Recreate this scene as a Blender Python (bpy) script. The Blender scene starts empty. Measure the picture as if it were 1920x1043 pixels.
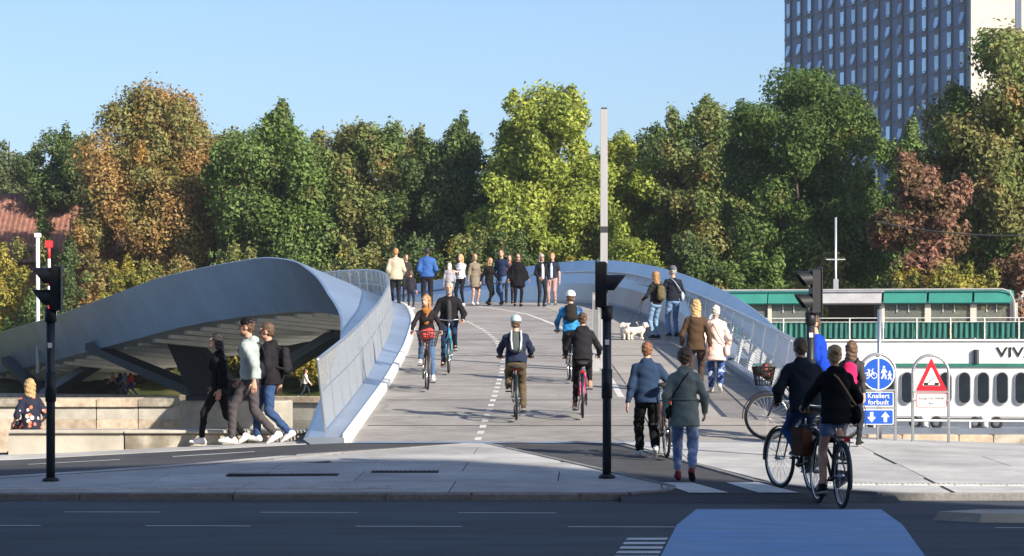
import bpy, bmesh, math, random
import numpy as np
from mathutils import Vector, Matrix

# ------------------------------------------------------------------ camera, world, sun, exposure
SC = bpy.context.scene
COL = SC.collection
F, YH, HC = 5000.0, 660.0, 1.65          # focal length in px of a 1920 px wide picture, horizon row, eye height
cam_d = bpy.data.cameras.new('camera'); cam = bpy.data.objects.new('camera', cam_d); COL.objects.link(cam)
cam.location = (0, 0, HC); cam.rotation_euler = (math.radians(90), 0, 0)
cam_d.sensor_width = 36.0; cam_d.lens = 36.0*F/1920.0
cam_d.shift_y = (YH-521.5)/1920.0
cam_d.clip_start = .5; cam_d.clip_end = 9000
SC.camera = cam

SUN_EL, SUN_BACK = 28.0, 46.0            # elevation; degrees behind the picture plane, from the right
sx = math.cos(math.radians(SUN_BACK)); sy = -math.sin(math.radians(SUN_BACK))
w = bpy.data.worlds.new('World'); SC.world = w; w.use_nodes = True
nt = w.node_tree; nt.nodes.clear()
wo = nt.nodes.new('ShaderNodeOutputWorld'); bg = nt.nodes.new('ShaderNodeBackground'); sky = nt.nodes.new('ShaderNodeTexSky')
sky.sky_type = 'NISHITA'; sky.sun_disc = False
sky.sun_elevation = math.radians(SUN_EL); sky.sun_rotation = math.atan2(sx, sy)
sky.altitude = 0; sky.air_density = .8; sky.dust_density = 1.4; sky.ozone_density = 3.4
bg.inputs[1].default_value = .102
nt.links.new(sky.outputs[0], bg.inputs[0]); nt.links.new(bg.outputs[0], wo.inputs[0])
sl = bpy.data.lights.new('sun', 'SUN'); sl.energy = 5.0; sl.angle = math.radians(.5); sl.color = (1, .9, .76)
so = bpy.data.objects.new('sun', sl); COL.objects.link(so); so.location = (60, -40, 60)
sd = Vector((sx*math.cos(math.radians(SUN_EL)), sy*math.cos(math.radians(SUN_EL)), math.sin(math.radians(SUN_EL))))
so.rotation_euler = sd.to_track_quat('Z', 'Y').to_euler()
SC.view_settings.view_transform = 'Standard'; SC.view_settings.look = 'None'
SC.view_settings.exposure = 0.84; SC.view_settings.gamma = 1.0; SC.view_settings.use_curve_mapping = False
SC.render.engine = 'CYCLES'
SC.cycles.transparent_max_bounces = 12; SC.cycles.max_bounces = 6

R = random.Random(7)
rad = math.radians
V = Vector

# ------------------------------------------------------------------ helpers
def at(px, py, D): return V(((px-960)*D/F, D, HC-(py-YH)*D/F))
def srgb(r, g, b):
    f = lambda c: ((c/255+.055)/1.055)**2.4 if c > 10.3 else c/255/12.92
    return (f(r), f(g), f(b))

def spl(xs, ys, wd=5.0):
    g = np.arange(xs[0], xs[-1]+.01, .25); v = np.interp(g, xs, ys); n = int(wd/.25)//2*2+1
    for _ in range(2):
        l = v[0]+np.arange(-n, 0)*(v[1]-v[0]); r = v[-1]+np.arange(1, n+1)*(v[-1]-v[-2])
        v = np.convolve(np.concatenate([l, v, r]), np.ones(n)/n, 'same')[n:-n]
    return lambda d: float(np.interp(d, g, v))

def new_mat(name):
    m = bpy.data.materials.new(name); m.use_nodes = True
    return m, m.node_tree, m.node_tree.nodes['Principled BSDF']

def N(nt, t, **kw):
    n = nt.nodes.new(t)
    for k, v in kw.items():
        if k.startswith('i_'): n.inputs[k[2:]].default_value = v
        elif k[0] == 'n' and k[1:].isdigit(): n.inputs[int(k[1:])].default_value = v
        else: setattr(n, k, v)
    return n

def M(name, col, rough=.6, metal=0.0, var=.15, scale=5.0, bump=0.0, bscale=60.0, objvar=0.0, spec=.4, stretch=None, col2=None, c2scale=3.0, c2lo=.5, c2hi=.62, dirt=0.0, crack=0.0, ckscale=.35):
    m, nt, b = new_mat(name); L = nt.links.new
    tc = N(nt, 'ShaderNodeTexCoord'); co = tc.outputs['Object']
    if stretch:
        mp = N(nt, 'ShaderNodeMapping'); mp.inputs['Scale'].default_value = stretch; L(co, mp.inputs[0]); co = mp.outputs[0]
    nz = N(nt, 'ShaderNodeTexNoise', i_Scale=scale, i_Detail=5.0, i_Roughness=.6); L(co, nz.inputs['Vector'])
    mr = N(nt, 'ShaderNodeMapRange', n1=.3, n2=.7, n3=1-var, n4=1+var); L(nz.outputs[0], mr.inputs[0])
    val = mr.outputs[0]
    if objvar:
        oi = N(nt, 'ShaderNodeObjectInfo'); m2 = N(nt, 'ShaderNodeMapRange', n3=1-objvar, n4=1+objvar); L(oi.outputs['Random'], m2.inputs[0])
        mu = N(nt, 'ShaderNodeMath', operation='MULTIPLY'); L(val, mu.inputs[0]); L(m2.outputs[0], mu.inputs[1]); val = mu.outputs[0]
    if dirt:
        n3 = N(nt, 'ShaderNodeTexNoise', i_Scale=scale*.22, i_Detail=8.0, i_Roughness=.7); L(co, n3.inputs['Vector'])
        m3 = N(nt, 'ShaderNodeMapRange', n1=.35, n2=.7, n3=1-dirt, n4=1+dirt*.4); L(n3.outputs[0], m3.inputs[0])
        mu = N(nt, 'ShaderNodeMath', operation='MULTIPLY'); L(val, mu.inputs[0]); L(m3.outputs[0], mu.inputs[1]); val = mu.outputs[0]
    if crack:
        nd = N(nt, 'ShaderNodeTexNoise', i_Scale=1.1, i_Detail=4.0); L(co, nd.inputs['Vector'])
        ad = N(nt, 'ShaderNodeVectorMath', operation='SCALE'); ad.inputs['Scale'].default_value = .9; L(nd.outputs['Color'], ad.inputs[0])
        av = N(nt, 'ShaderNodeVectorMath', operation='ADD'); L(co, av.inputs[0]); L(ad.outputs[0], av.inputs[1])
        vo_ = N(nt, 'ShaderNodeTexVoronoi', feature='DISTANCE_TO_EDGE', i_Scale=ckscale); L(av.outputs[0], vo_.inputs['Vector'])
        m4 = N(nt, 'ShaderNodeMapRange', n1=.0, n2=.012, n3=1-crack, n4=1.0); L(vo_.outputs['Distance'], m4.inputs[0])
        mu = N(nt, 'ShaderNodeMath', operation='MULTIPLY'); L(val, mu.inputs[0]); L(m4.outputs[0], mu.inputs[1]); val = mu.outputs[0]
    base = None
    if col2:
        n2 = N(nt, 'ShaderNodeTexNoise', i_Scale=c2scale, i_Detail=3.0); L(co, n2.inputs['Vector'])
        r2 = N(nt, 'ShaderNodeMapRange', n1=c2lo, n2=c2hi); L(n2.outputs[0], r2.inputs[0])
        mx0 = N(nt, 'ShaderNodeMix', data_type='RGBA'); L(r2.outputs[0], mx0.inputs[0]); mx0.inputs[6].default_value = (*col, 1); mx0.inputs[7].default_value = (*col2, 1)
        base = mx0.outputs[2]
    vm = N(nt, 'ShaderNodeVectorMath', operation='SCALE')
    if base: L(base, vm.inputs[0])
    else: vm.inputs[0].default_value = col
    L(val, vm.inputs['Scale']); L(vm.outputs[0], b.inputs['Base Color'])
    b.inputs['Roughness'].default_value = rough; b.inputs['Metallic'].default_value = metal
    b.inputs['Specular IOR Level'].default_value = spec
    if bump:
        nb = N(nt, 'ShaderNodeTexNoise', i_Scale=bscale, i_Detail=4.0); L(co, nb.inputs['Vector'])
        bp = N(nt, 'ShaderNodeBump', i_Strength=bump, i_Distance=.01); L(nb.outputs[0], bp.inputs['Height']); L(bp.outputs[0], b.inputs['Normal'])
    return m

_fab = {}
def fabric(rgb, var=.10, rough=.85):
    k = (tuple(rgb), var)
    if k not in _fab: _fab[k] = M('fabric_%d' % len(_fab), srgb(*rgb), rough, 0, var, 9, .35, 220, spec=.15)
    return _fab[k]

class MB:
    def __init__(s): s.v = []; s.f = []; s.m = []; s.uv = None
    def add(s, vs, fs, mi=0):
        o = len(s.v); s.v += [tuple(p) for p in vs]; s.f += [tuple(i+o for i in f) for f in fs]; s.m += [mi]*len(fs); return s
    def box(s, c, size, rot=None, mi=0, bev=0.0):
        hx, hy, hz = size[0]/2, size[1]/2, size[2]/2
        if bev:
            b = bev; vs = []
            for z, i in ((-hz, b), (-hz+b, 0), (hz-b, 0), (hz, b)):
                x, y = hx-i, hy-i
                vs += [(-x, -y, z), (x, -y, z), (x, y, z), (-x, y, z)]
            fs = [(3, 2, 1, 0), (12, 13, 14, 15)]
            for k in range(3):
                for j in range(4): fs.append((k*4+j, k*4+(j+1) % 4, k*4+4+(j+1) % 4, k*4+4+j))
        else:
            vs = [(x*hx, y*hy, z*hz) for z in (-1, 1) for x, y in ((-1, -1), (1, -1), (1, 1), (-1, 1))]
            fs = [(3, 2, 1, 0), (4, 5, 6, 7), (0, 1, 5, 4), (1, 2, 6, 5), (2, 3, 7, 6), (3, 0, 4, 7)]
        q = [V(p) for p in vs]
        if rot is not None: q = [rot @ p for p in q]
        return s.add([p+V(c) for p in q], fs, mi)
    def tube(s, pts, r, n=8, mi=0, caps=True, closed=False, up=None):
        pts = [V(p) for p in pts]; k = len(pts); rr = r if isinstance(r, (list, tuple)) else [r]*k
        rings = []; prev = None
        for i in range(k):
            if closed: t = pts[(i+1) % k]-pts[i-1]
            else: t = pts[min(i+1, k-1)]-pts[max(i-1, 0)]
            t.normalize()
            if prev is None:
                a = V(up) if up else (V((0, 0, 1)) if abs(t.z) < .9 else V((1, 0, 0)))
            else: a = prev
            a = (a-t*a.dot(t)).normalized(); prev = a; b = t.cross(a)
            rings.append([pts[i]+(a*math.cos(2*math.pi*j/n)+b*math.sin(2*math.pi*j/n))*rr[i] for j in range(n)])
        return s.loft(rings, mi, caps and not closed, closed)
    def loft(s, rings, mi=0, caps=True, closed=False):
        n = len(rings[0]); k = len(rings); vs = [p for r in rings for p in r]; fs = []
        for i in range(k if closed else k-1):
            a, b = i*n, ((i+1) % k)*n
            for j in range(n): fs.append((a+j, a+(j+1) % n, b+(j+1) % n, b+j))
        if caps: fs.append(tuple(range(n-1, -1, -1))); fs.append(tuple(range((k-1)*n, k*n)))
        return s.add(vs, fs, mi)
    def strip(s, a, b, mi=0):
        k = len(a); fs = [(i, i+1, k+i+1, k+i) for i in range(k-1)]
        return s.add(list(a)+list(b), fs, mi)
    def prism(s, poly, z0, z1, mi=0):
        n = len(poly); vs = [(p[0], p[1], z0) for p in poly]+[(p[0], p[1], z1) for p in poly]
        fs = [tuple(range(n-1, -1, -1)), tuple(range(n, 2*n))]+[(i, (i+1) % n, n+(i+1) % n, n+i) for i in range(n)]
        return s.add(vs, fs, mi)
    def slab(s, poly, zf, th, mi=0):
        n = len(poly); vs = [(p[0], p[1], zf(p[0], p[1])-th) for p in poly]+[(p[0], p[1], zf(p[0], p[1])) for p in poly]
        fs = [tuple(range(n-1, -1, -1)), tuple(range(n, 2*n))]+[(i, (i+1) % n, n+(i+1) % n, n+i) for i in range(n)]
        return s.add(vs, fs, mi)
    def ball(s, c, r, n=10, m=6, mi=0, rot=None):
        r = r if isinstance(r, (list, tuple)) else (r, r, r); vs = [(0, 0, -r[2])]; fs = []
        for i in range(1, m):
            t = -math.pi/2+math.pi*i/m
            for j in range(n): vs.append((r[0]*math.cos(t)*math.cos(2*math.pi*j/n), r[1]*math.cos(t)*math.sin(2*math.pi*j/n), r[2]*math.sin(t)))
        vs.append((0, 0, r[2])); T = len(vs)-1
        for j in range(n):
            fs.append((0, 1+(j+1) % n, 1+j)); fs.append((T, T-n+j, T-n+(j+1) % n))
            for i in range(m-2): a = 1+i*n; fs.append((a+j, a+(j+1) % n, a+n+(j+1) % n, a+n+j))
        q = [V(p) for p in vs]
        if rot is not None: q = [rot @ p for p in q]
        return s.add([p+V(c) for p in q], fs, mi)
    def xf(s, mat):
        s.v = [tuple(mat @ V(p)) for p in s.v]; return s
    def build(s, name, mats, parent=None, smooth=False, loc=None):
        me = bpy.data.meshes.new(name); me.from_pydata(s.v, [], s.f)
        for m in (mats if isinstance(mats, (list, tuple)) else [mats]): me.materials.append(m)
        if len(me.materials) > 1: me.polygons.foreach_set('material_index', s.m)
        if smooth: me.polygons.foreach_set('use_smooth', [True]*len(me.polygons))
        if s.uv:
            l = me.uv_layers.new(name='UVMap')
            l.data.foreach_set('uv', [c for f in s.f for i in f for c in s.uv[i]])
        me.update()
        return link(name, me, parent, loc)

def link(name, me, parent=None, loc=None):
    o = bpy.data.objects.new(name, me); COL.objects.link(o)
    if parent: o.parent = parent
    if loc is not None: o.location = loc
    return o
def empty(name, loc=(0, 0, 0), rz=0.0):
    o = bpy.data.objects.new(name, None); COL.objects.link(o); o.location = loc; o.rotation_euler = (0, 0, rz); o.empty_display_size = .2; return o
def tag(o, label=None, cat=None, group=None, kind=None):
    if label: o['label'] = label
    if cat: o['category'] = cat
    if group: o['group'] = group
    if kind: o['kind'] = kind
    return o
def copy_tree(o, parent=None):
    c = o.copy(); COL.objects.link(c); c.parent = parent
    for ch in list(o.children): copy_tree(ch, c)
    return c
def np_mesh(name, verts, faces, mats, smooth=True, mi=None):
    me = bpy.data.meshes.new(name); nf, k = faces.shape
    me.vertices.add(len(verts)); me.vertices.foreach_set('co', np.ascontiguousarray(verts, np.float32).ravel())
    me.loops.add(nf*k); me.loops.foreach_set('vertex_index', np.ascontiguousarray(faces, np.int32).ravel())
    me.polygons.add(nf); me.polygons.foreach_set('loop_start', np.arange(0, nf*k, k, dtype=np.int32)); me.polygons.foreach_set('loop_total', np.full(nf, k, np.int32))
    for m in (mats if isinstance(mats, (list, tuple)) else [mats]): me.materials.append(m)
    if mi is not None: me.polygons.foreach_set('material_index', np.ascontiguousarray(mi, np.int32))
    me.polygons.foreach_set('use_smooth', np.full(nf, smooth)); me.update(calc_edges=True); me.validate(); return me
def text_mb(txt, size, thick=.002, align='CENTER'):
    c = bpy.data.curves.new('t', 'FONT'); c.body = txt; c.size = size; c.align_x = align; c.align_y = 'CENTER'; c.extrude = thick; c.resolution_u = 3
    o = bpy.data.objects.new('t', c); COL.objects.link(o)
    me = bpy.data.meshes.new_from_object(o.evaluated_get(bpy.context.evaluated_depsgraph_get()))
    b = MB(); b.add([v.co[:] for v in me.vertices], [tuple(p.vertices) for p in me.polygons])
    bpy.data.objects.remove(o); bpy.data.curves.remove(c); bpy.data.meshes.remove(me); return b
def clip_poly(poly, a, b, c):               # keep a*x+b*y<=c
    out = []; n = len(poly)
    for i in range(n):
        p, q = poly[i], poly[(i+1) % n]; dp, dq = a*p[0]+b*p[1]-c, a*q[0]+b*q[1]-c
        if dp <= 0: out.append(p)
        if dp*dq < 0:
            t = dp/(dp-dq); out.append((p[0]+(q[0]-p[0])*t, p[1]+(q[1]-p[1])*t))
    return out
def area(poly): return .5*sum(poly[i][0]*poly[(i+1) % len(poly)][1]-poly[(i+1) % len(poly)][0]*poly[i][1] for i in range(len(poly)))

# ------------------------------------------------------------------ materials
m_road = M('asphalt_road', (.075, .083, .097), .75, 0, .18, 1.6, .5, 90, dirt=.4, spec=.3, stretch=(.4, 1.3, 1), crack=.25, ckscale=.22)
m_lane = M('asphalt_lane', (.072, .073, .077), .8, 0, .15, 2.0, .5, 90, dirt=.3, spec=.25, crack=.3, ckscale=.25)
m_deck = M('deck_asphalt', (.30, .285, .27), .8, 0, .10, 3.0, .3, 80, dirt=.28, spec=.25, crack=.28, ckscale=.3)
m_panel = M('deck_panel', (.34, .315, .285), .75, 0, .10, 3.0, .3, 60, objvar=.06, dirt=.15, spec=.25)
m_conc = M('concrete_slab', (.46, .46, .455), .8, 0, .12, 2.2, .3, 60, objvar=.09, dirt=.32, spec=.25)
m_conc2 = M('concrete_block', (.47, .44, .38), .85, 0, .12, 3.0, .35, 40, objvar=.08, dirt=.25, spec=.2)
m_stain = M('stained_block', (.27, .24, .19), .85, 0, .25, 5.0, .35, 40, dirt=.4, col2=(.42, .38, .32), c2scale=2.0)
m_sand = M('sandstone', (.50, .41, .31), .85, 0, .16, 5.0, .4, 30, objvar=.15, dirt=.25, col2=(.42, .33, .25), c2scale=4)
m_gran = M('granite_kerb', (.22, .215, .21), .75, 0, .2, 25, .3, 70, objvar=.12, dirt=.25)
m_white = M('white_marking', (.72, .72, .70), .7, 0, .1, 9, dirt=.25)
m_blue = M('blue_lane_paint', (.30, .47, .72), .7, 0, .14, 5, .4, 90, dirt=.3, spec=.25, stretch=(.3, 1.3, 1), col2=(.21, .37, .62), c2scale=1.1, c2lo=.45, c2hi=.6)
m_grate = M('iron_grate', (.05, .05, .05), .6, .5)
m_steel = M('wing_steel', (.40, .47, .58), .30, .55, .08, .8, 0, dirt=.28)
m_steel_out = m_steel
m_soff = M('soffit_bounce_tint', (.88, .86, .80), .6, 0, .08, 1.0, dirt=.15)  # near white: light thrown up off the water is put into the colour
m_darksteel = M('dark_steel', (.045, .05, .058), .5, .3, .1, 2)
m_rail = M('stainless_rail', (.6, .62, .64), .3, .85, .08, 4)
m_black = M('black_paint', (.018, .022, .028), .45, .1, .15, 5)
m_blackplastic = M('black_plastic', (.012, .014, .018), .5, 0, .1, 8)
m_alu = M('aluminium', (.56, .56, .57), .4, .6, .08, 2, stretch=(6, 6, .4))
m_wpaint = M('white_paint', (.78, .78, .76), .5, 0, .05, 4)
m_red = M('red_paint', (.55, .03, .035), .5, 0, .08, 4)
m_signblue = M('sign_blue', (.012, .085, .45), .35, 0, .05, 6)
m_signwhite = M('sign_white', (.8, .8, .8), .4, 0, .04, 6)
m_signred = M('sign_red', (.62, .015, .03), .35, 0, .05, 6)
m_signblack = M('sign_black', (.015, .015, .015), .5)
m_glass = M('dark_glass', (.02, .026, .034), .06, 0, .2, 3, spec=.8)
m_skyglass = M('sky_tint_glass', (.38, .54, .74), .12, .3, .12, .2, objvar=.45)  # reflected sky in the tower panes is put into this pale blue
m_chrome = M('chrome', (.6, .6, .6), .2, 1.0, .05, 3)
m_rubber = M('rubber', (.018, .018, .019), .75, 0, .15, 20)

def mesh_mat(name, col, pitch, hole, bars=False, rough=.35, metal=.7):
    m, nt, b = new_mat(name); L = nt.links.new
    b.inputs['Base Color'].default_value = (*col, 1); b.inputs['Roughness'].default_value = rough; b.inputs['Metallic'].default_value = metal
    uv = N(nt, 'ShaderNodeUVMap'); sp = N(nt, 'ShaderNodeSeparateXYZ'); L(uv.outputs[0], sp.inputs[0])
    def tri(o, p, off=0.0):
        d = N(nt, 'ShaderNodeMath', operation='DIVIDE', n1=p); L(o, d.inputs[0])
        a = N(nt, 'ShaderNodeMath', operation='ADD', n1=off); L(d.outputs[0], a.inputs[0])
        f = N(nt, 'ShaderNodeMath', operation='FRACT'); L(a.outputs[0], f.inputs[0])
        g = N(nt, 'ShaderNodeMath', operation='SUBTRACT', n1=.5); L(f.outputs[0], g.inputs[0])
        h = N(nt, 'ShaderNodeMath', operation='ABSOLUTE'); L(g.outputs[0], h.inputs[0]); return h.outputs[0]
    if bars:
        lt = N(nt, 'ShaderNodeMath', operation='LESS_THAN', n1=hole); L(tri(sp.outputs[0], pitch), lt.inputs[0]); fac = lt.outputs[0]
    else:
        x, y = tri(sp.outputs[0], pitch), tri(sp.outputs[1], pitch)
        cv = N(nt, 'ShaderNodeCombineXYZ'); L(x, cv.inputs[0]); L(y, cv.inputs[1])
        ln = N(nt, 'ShaderNodeVectorMath', operation='LENGTH'); L(cv.outputs[0], ln.inputs[0])
        lt = N(nt, 'ShaderNodeMath', operation='LESS_THAN', n1=hole); L(ln.outputs['Value'], lt.inputs[0]); fac = lt.outputs[0]
    tr = N(nt, 'ShaderNodeBsdfTransparent'); mx = N(nt, 'ShaderNodeMixShader'); out = nt.nodes['Material Output']
    L(fac, mx.inputs[0]); L(b.outputs[0], mx.inputs[1]); L(tr.outputs[0], mx.inputs[2]); L(mx.outputs[0], out.inputs[0])
    return m
m_mesh = mesh_mat('perforated_steel', (.60, .62, .65), .05, .45)
m_bars = mesh_mat('fine_bar_infill', (.50, .52, .53), .05, .15, True, .45, .4)

# ------------------------------------------------------------------ shape of the ground and of the bridge
KERB = 29.6
def clamp(x, a=0.0, b=1.0): return a if x < a else b if x > b else x
def apron(x, D):
    t = clamp((D-KERB)/8.9)
    if x < -2.5: fac = clamp(1-(-2.5-x)/5.2)
    elif x > 4.6: fac = clamp(1-(x-4.6)/4.5*.65, .35, 1)
    else: fac = 1
    return .08+.27*t*fac
CX = spl([36, 50, 62, 75, 85, 94, 101.7, 120, 144, 160, 200], [1.1, 1.15, 1.05, .75, .2, -.9, -2.9, -9.7, -18.7, -24.6, -39.4])
DZ = spl([30, 38.5, 80, 86, 92, 98, 104, 112, 120, 144, 160, 200], [-.14, .35, 2.76, 3.09, 3.34, 3.48, 3.54, 3.5, 3.35, 2.55, 1.9, .3], 4)
def station(d, u, h=0.0):
    e = .3; tx = CX(d+e)-CX(d-e); ty = 2*e; l = math.hypot(tx, ty); tx /= l; ty /= l
    return V((CX(d)+ty*u, d-tx*u, DZ(d)+h))
def zs(x, D):
    if D < KERB: return 0.0
    if D < 38.5 or (D < 43 and (x < -2.6 or x > 4.75)): return apron(x, D)
    return DZ(D)
def foot(px, py):
    lo, hi = 22.0, 84.0
    for _ in range(40):
        D = (lo+hi)/2; x = (px-960)*D/F; y = YH+(HC-zs(x, D))*F/D
        if y > py: lo = D
        else: hi = D
    x = (px-960)*lo/F
    return V((x, lo, zs(x, lo)))
def on(px, D): x = (px-960)*D/F; return V((x, D, zs(x, D)))
# ------------------------------------------------------------------ ground, roads, water
tag(MB().box((0, -5.2, -.25), (300, 69.6, .5)).build('road', m_road), kind='structure')

def draped(name, poly, off, mat, parent=None, step=.8, th=.0, zf=apron):
    xs = [p[0] for p in poly]; ys = [p[1] for p in poly]; b = MB(); key = {}
    def vid(p):
        k = (round(p[0], 4), round(p[1], 4))
        if k not in key: key[k] = len(b.v); b.v.append((p[0], p[1], zf(p[0], p[1])+off))
        return key[k]
    x = min(xs)
    while x < max(xs):
        y = min(ys)
        while y < max(ys):
            q = poly
            for a, bb, c in ((1, 0, x+step), (-1, 0, -x), (0, 1, y+step), (0, -1, -y)): q = clip_poly(q, a, bb, c) if q else q
            if len(q) > 2 and abs(area(q)) > 1e-4:
                f = [vid(p) for p in q]; f2 = [v for i, v in enumerate(f) if v != f[i-1]]
                if len(f2) > 2: b.f.append(tuple(f2)); b.m.append(0)
            y += step
        x += step
    return b.build(name, mat, parent, True)

# cycle lanes and everything under the slabs, up to the quay edge
lane = draped('cycle_lane', [(-40, KERB+.12), (40, KERB+.12), (40, 41.9), (-40, 41.9)], -.012, m_lane)
tag(lane, kind='structure')
qm = MB(); qm.box((-22.3, 42.1, -1.3), (39.2, .35, 2.6)); qm.box((24.5, 44.6, -1.3), (39, .5, 2.6)); qm.box((1.1, 42.0, -1.75), (7.6, .5, 2.9))
qm.box((24.6, 43.1, -.01), (39, 2.9, .3))
tag(qm.build('quay_wall', m_conc2), kind='structure')

b = MB(); b.add([(1.2, 29.1, .003), (4.25, 29.1, .003), (4.25, 29.75, .0725), (1.2, 29.75, .0725)], [(0, 1, 2, 3)]); tag(b.build('dropped_kerb_ramp', m_lane), kind='structure')
# pavement slabs ------------------------------------------------------------
def paving(name, poly, x0, x1, y0, y1, sxz, syz, mat, skew=0.0, th=.035, pname='slab'):
    root = tag(empty(name), kind='structure'); g = .008
    nx = int(math.ceil((x1-x0)/sxz)); ny = int(math.ceil((y1-y0)/syz))
    for j in range(ny):
        for i in range(nx):
            a, c = x0+i*sxz+(sxz*.5 if j % 2 else 0)-sxz*.5, y0+j*syz
            q = [(a+g+skew*c, c+g), (a+sxz-g+skew*c, c+g), (a+sxz-g+skew*(c+syz), c+syz-g), (a+g+skew*(c+syz), c+syz-g)]
            n = len(poly); ok = True; q2 = q
            for k in range(n):
                p, r = poly[k], poly[(k+1) % n]; ex, ey = r[0]-p[0], r[1]-p[1]
                q2 = clip_poly(q2, ey, -ex, ey*p[0]-ex*p[1])
                if len(q2) < 3: ok = False; break
            if ok and abs(area(q2)) > .02:
                b = MB(); b.slab(q2, lambda x, y: apron(x, y)+R.uniform(-.0005, .0005), th); b.build(pname, mat, root)
    return root
# triangular island between the two cycle lanes (convex pieces, counter-clockwise)
TRI = [(-9.5, KERB+.17), (1.25, KERB+.17), (1.75, KERB+.5), (1.8, KERB+.95), (-.42, 38.25), (-.58, 38.2), (-9.5, 30.3)]
paving('paved_island', TRI, -10, 3, KERB+.17, 39, 2.4, 1.55, m_conc, .03)
RP = [(1.5, 38.4), (2.36, 34.4), (2.95, 31.3), (3.5, 30.2), (4.2, KERB+.17), (16, KERB+.17), (16, 41.6), (4.95, 41.6), (4.95, 38.45)]
RP1 = [(1.5, 38.4), (2.36, 34.4), (2.95, 31.3), (3.5, 30.2), (4.2, KERB+.17), (4.94, KERB+.17), (4.94, 38.4)]
RP2 = [(4.95, KERB+.17), (16, KERB+.17), (16, 41.6), (4.95, 41.6)]
paving('right_pavement', RP1, 1, 6, KERB+.17, 38.5, 2.6, 2.2, m_conc)
paving('far_right_pavement', RP2, 4.95, 17, KERB+.17, 41.6, 2.9, 2.2, m_conc)
LS = [(-20, 38.0), (-7.5, 38.4), (-2.62, 38.5), (-2.62, 40.3), (-20, 40.3)]
paving('left_pavement', LS, -20, -2, 38.0, 40.4, 1.4, .8, m_conc)

# kerb stones along the road
kr = tag(empty('kerb'), kind='structure')
def kerb_run(xa, xb, y, n0=0):
    x = xa
    while x < xb-.2:
        l = min(R.choice((.95, 1.2, 1.7, 1.75)), xb-x)
        b = MB(); b.box((x+l/2, y+.08, -.02), (l-.012, .15, .2), bev=.012); b.build('kerb_stone', m_gran, kr, loc=(0, 0, R.uniform(-.006, .004))); x += l
kerb_run(-12, 1.3, KERB); kerb_run(4.1, 14, KERB)
for (xa, ya), (xb, yb) in (((1.3, KERB+.08), (1.72, KERB+.4)), ((1.74, KERB+.4), (1.84, KERB+1.0)), ((1.84, KERB+1.0), (1.2, 32.9)), ((1.2, 32.9), (.55, 35.1)), ((.55, 35.1), (-.36, 38.2)),
                           ((4.1, KERB+.08), (3.45, 30.25)), ((3.45, 30.25), (2.88, 31.3)), ((2.88, 31.3), (2.29, 34.4)), ((2.29, 34.4), (1.44, 38.35)),
                           ((-.6, 38.2), (-3.2, 35.28)), ((-3.2, 35.28), (-6.2, 32.6)), ((-6.2, 32.6), (-9.5, 30.36))):
    d = V((xb-xa, yb-ya, 0)); l = d.length; n = max(1, round(l/1.3)); ang = math.atan2(d.y, d.x)
    for i in range(n):
        p = V((xa, ya, 0))+d*((i+.5)/n)
        b = MB(); b.box((0, 0, -.06), (l/n-.01, .09, .15), bev=.008); o = b.build('kerb_stone', m_gran, kr); o.location = (p.x, p.y, apron(p.x, p.y)-.006); o.rotation_euler = (0, -math.atan((apron(p.x+d.x/l*.4, p.y+d.y/l*.4)-apron(p.x, p.y))/.4), ang)

# painted markings
mk = tag(empty('road_marking'), kind='structure')
def sheet(name, poly, z, mat, par): return MB().add([(x, y, z) for x, y in poly], [tuple(range(len(poly)))]).build(name, mat, par)
tilt = math.tan(rad(2.0))
def dash(x, y, l=1.0, wdt=.075):
    sheet('lane_dash', [(x, y-x*tilt), (x+l, y-(x+l)*tilt), (x+l, y-(x+l)*tilt+wdt), (x, y-x*tilt+wdt)], .004, m_white, mk)
for k in range(-8, 8):
    x = -3.47+2.0*k
    if x < 1.6 or x > 3.9: dash(x, 25.1)
    x = -4.61+2.03*k
    if x < 1.0 or x > 3.9: dash(x, 27.25, 1.0, .07)
sheet('cycle_crossing', [(.3, 12), (2.4, 12), (3.33, 21.5), (3.72, 25.4), (3.86, 27.9), (1.93, 27.9), (1.57, 25.4), (1.2, 21.5)], .004, m_blue, mk)
for i in range(16):
    y = 23.35-.52*i; x = 1.57-(25.4-y)*.095-.38
    sheet('give_way_block', [(x, y), (x+.36, y), (x+.385, y+.27), (x+.03, y+.27)], .004, m_white, mk)
def zsheet(name, poly, mat, par, off=.004): return MB().add([(x, y, apron(x, y)-.012+off) for x, y in poly], [tuple(range(len(poly)))]).build(name, mat, par)
for (x0, x1, x2, x3) in ((1.98, 2.42, 2.0, 1.62), (2.75, 3.2, 2.78, 2.4)):
    MB().add([(x0, 29.75, apron(0, 29.75)-.004), (x1, 29.75, apron(0, 29.75)-.004), (x2+.1, 31.2, apron(0, 31.2)-.004), (x3+.1, 31.2, apron(0, 31.2)-.004)], [(0, 1, 2, 3)]).build('crossing_stripe', m_white, mk)
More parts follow.
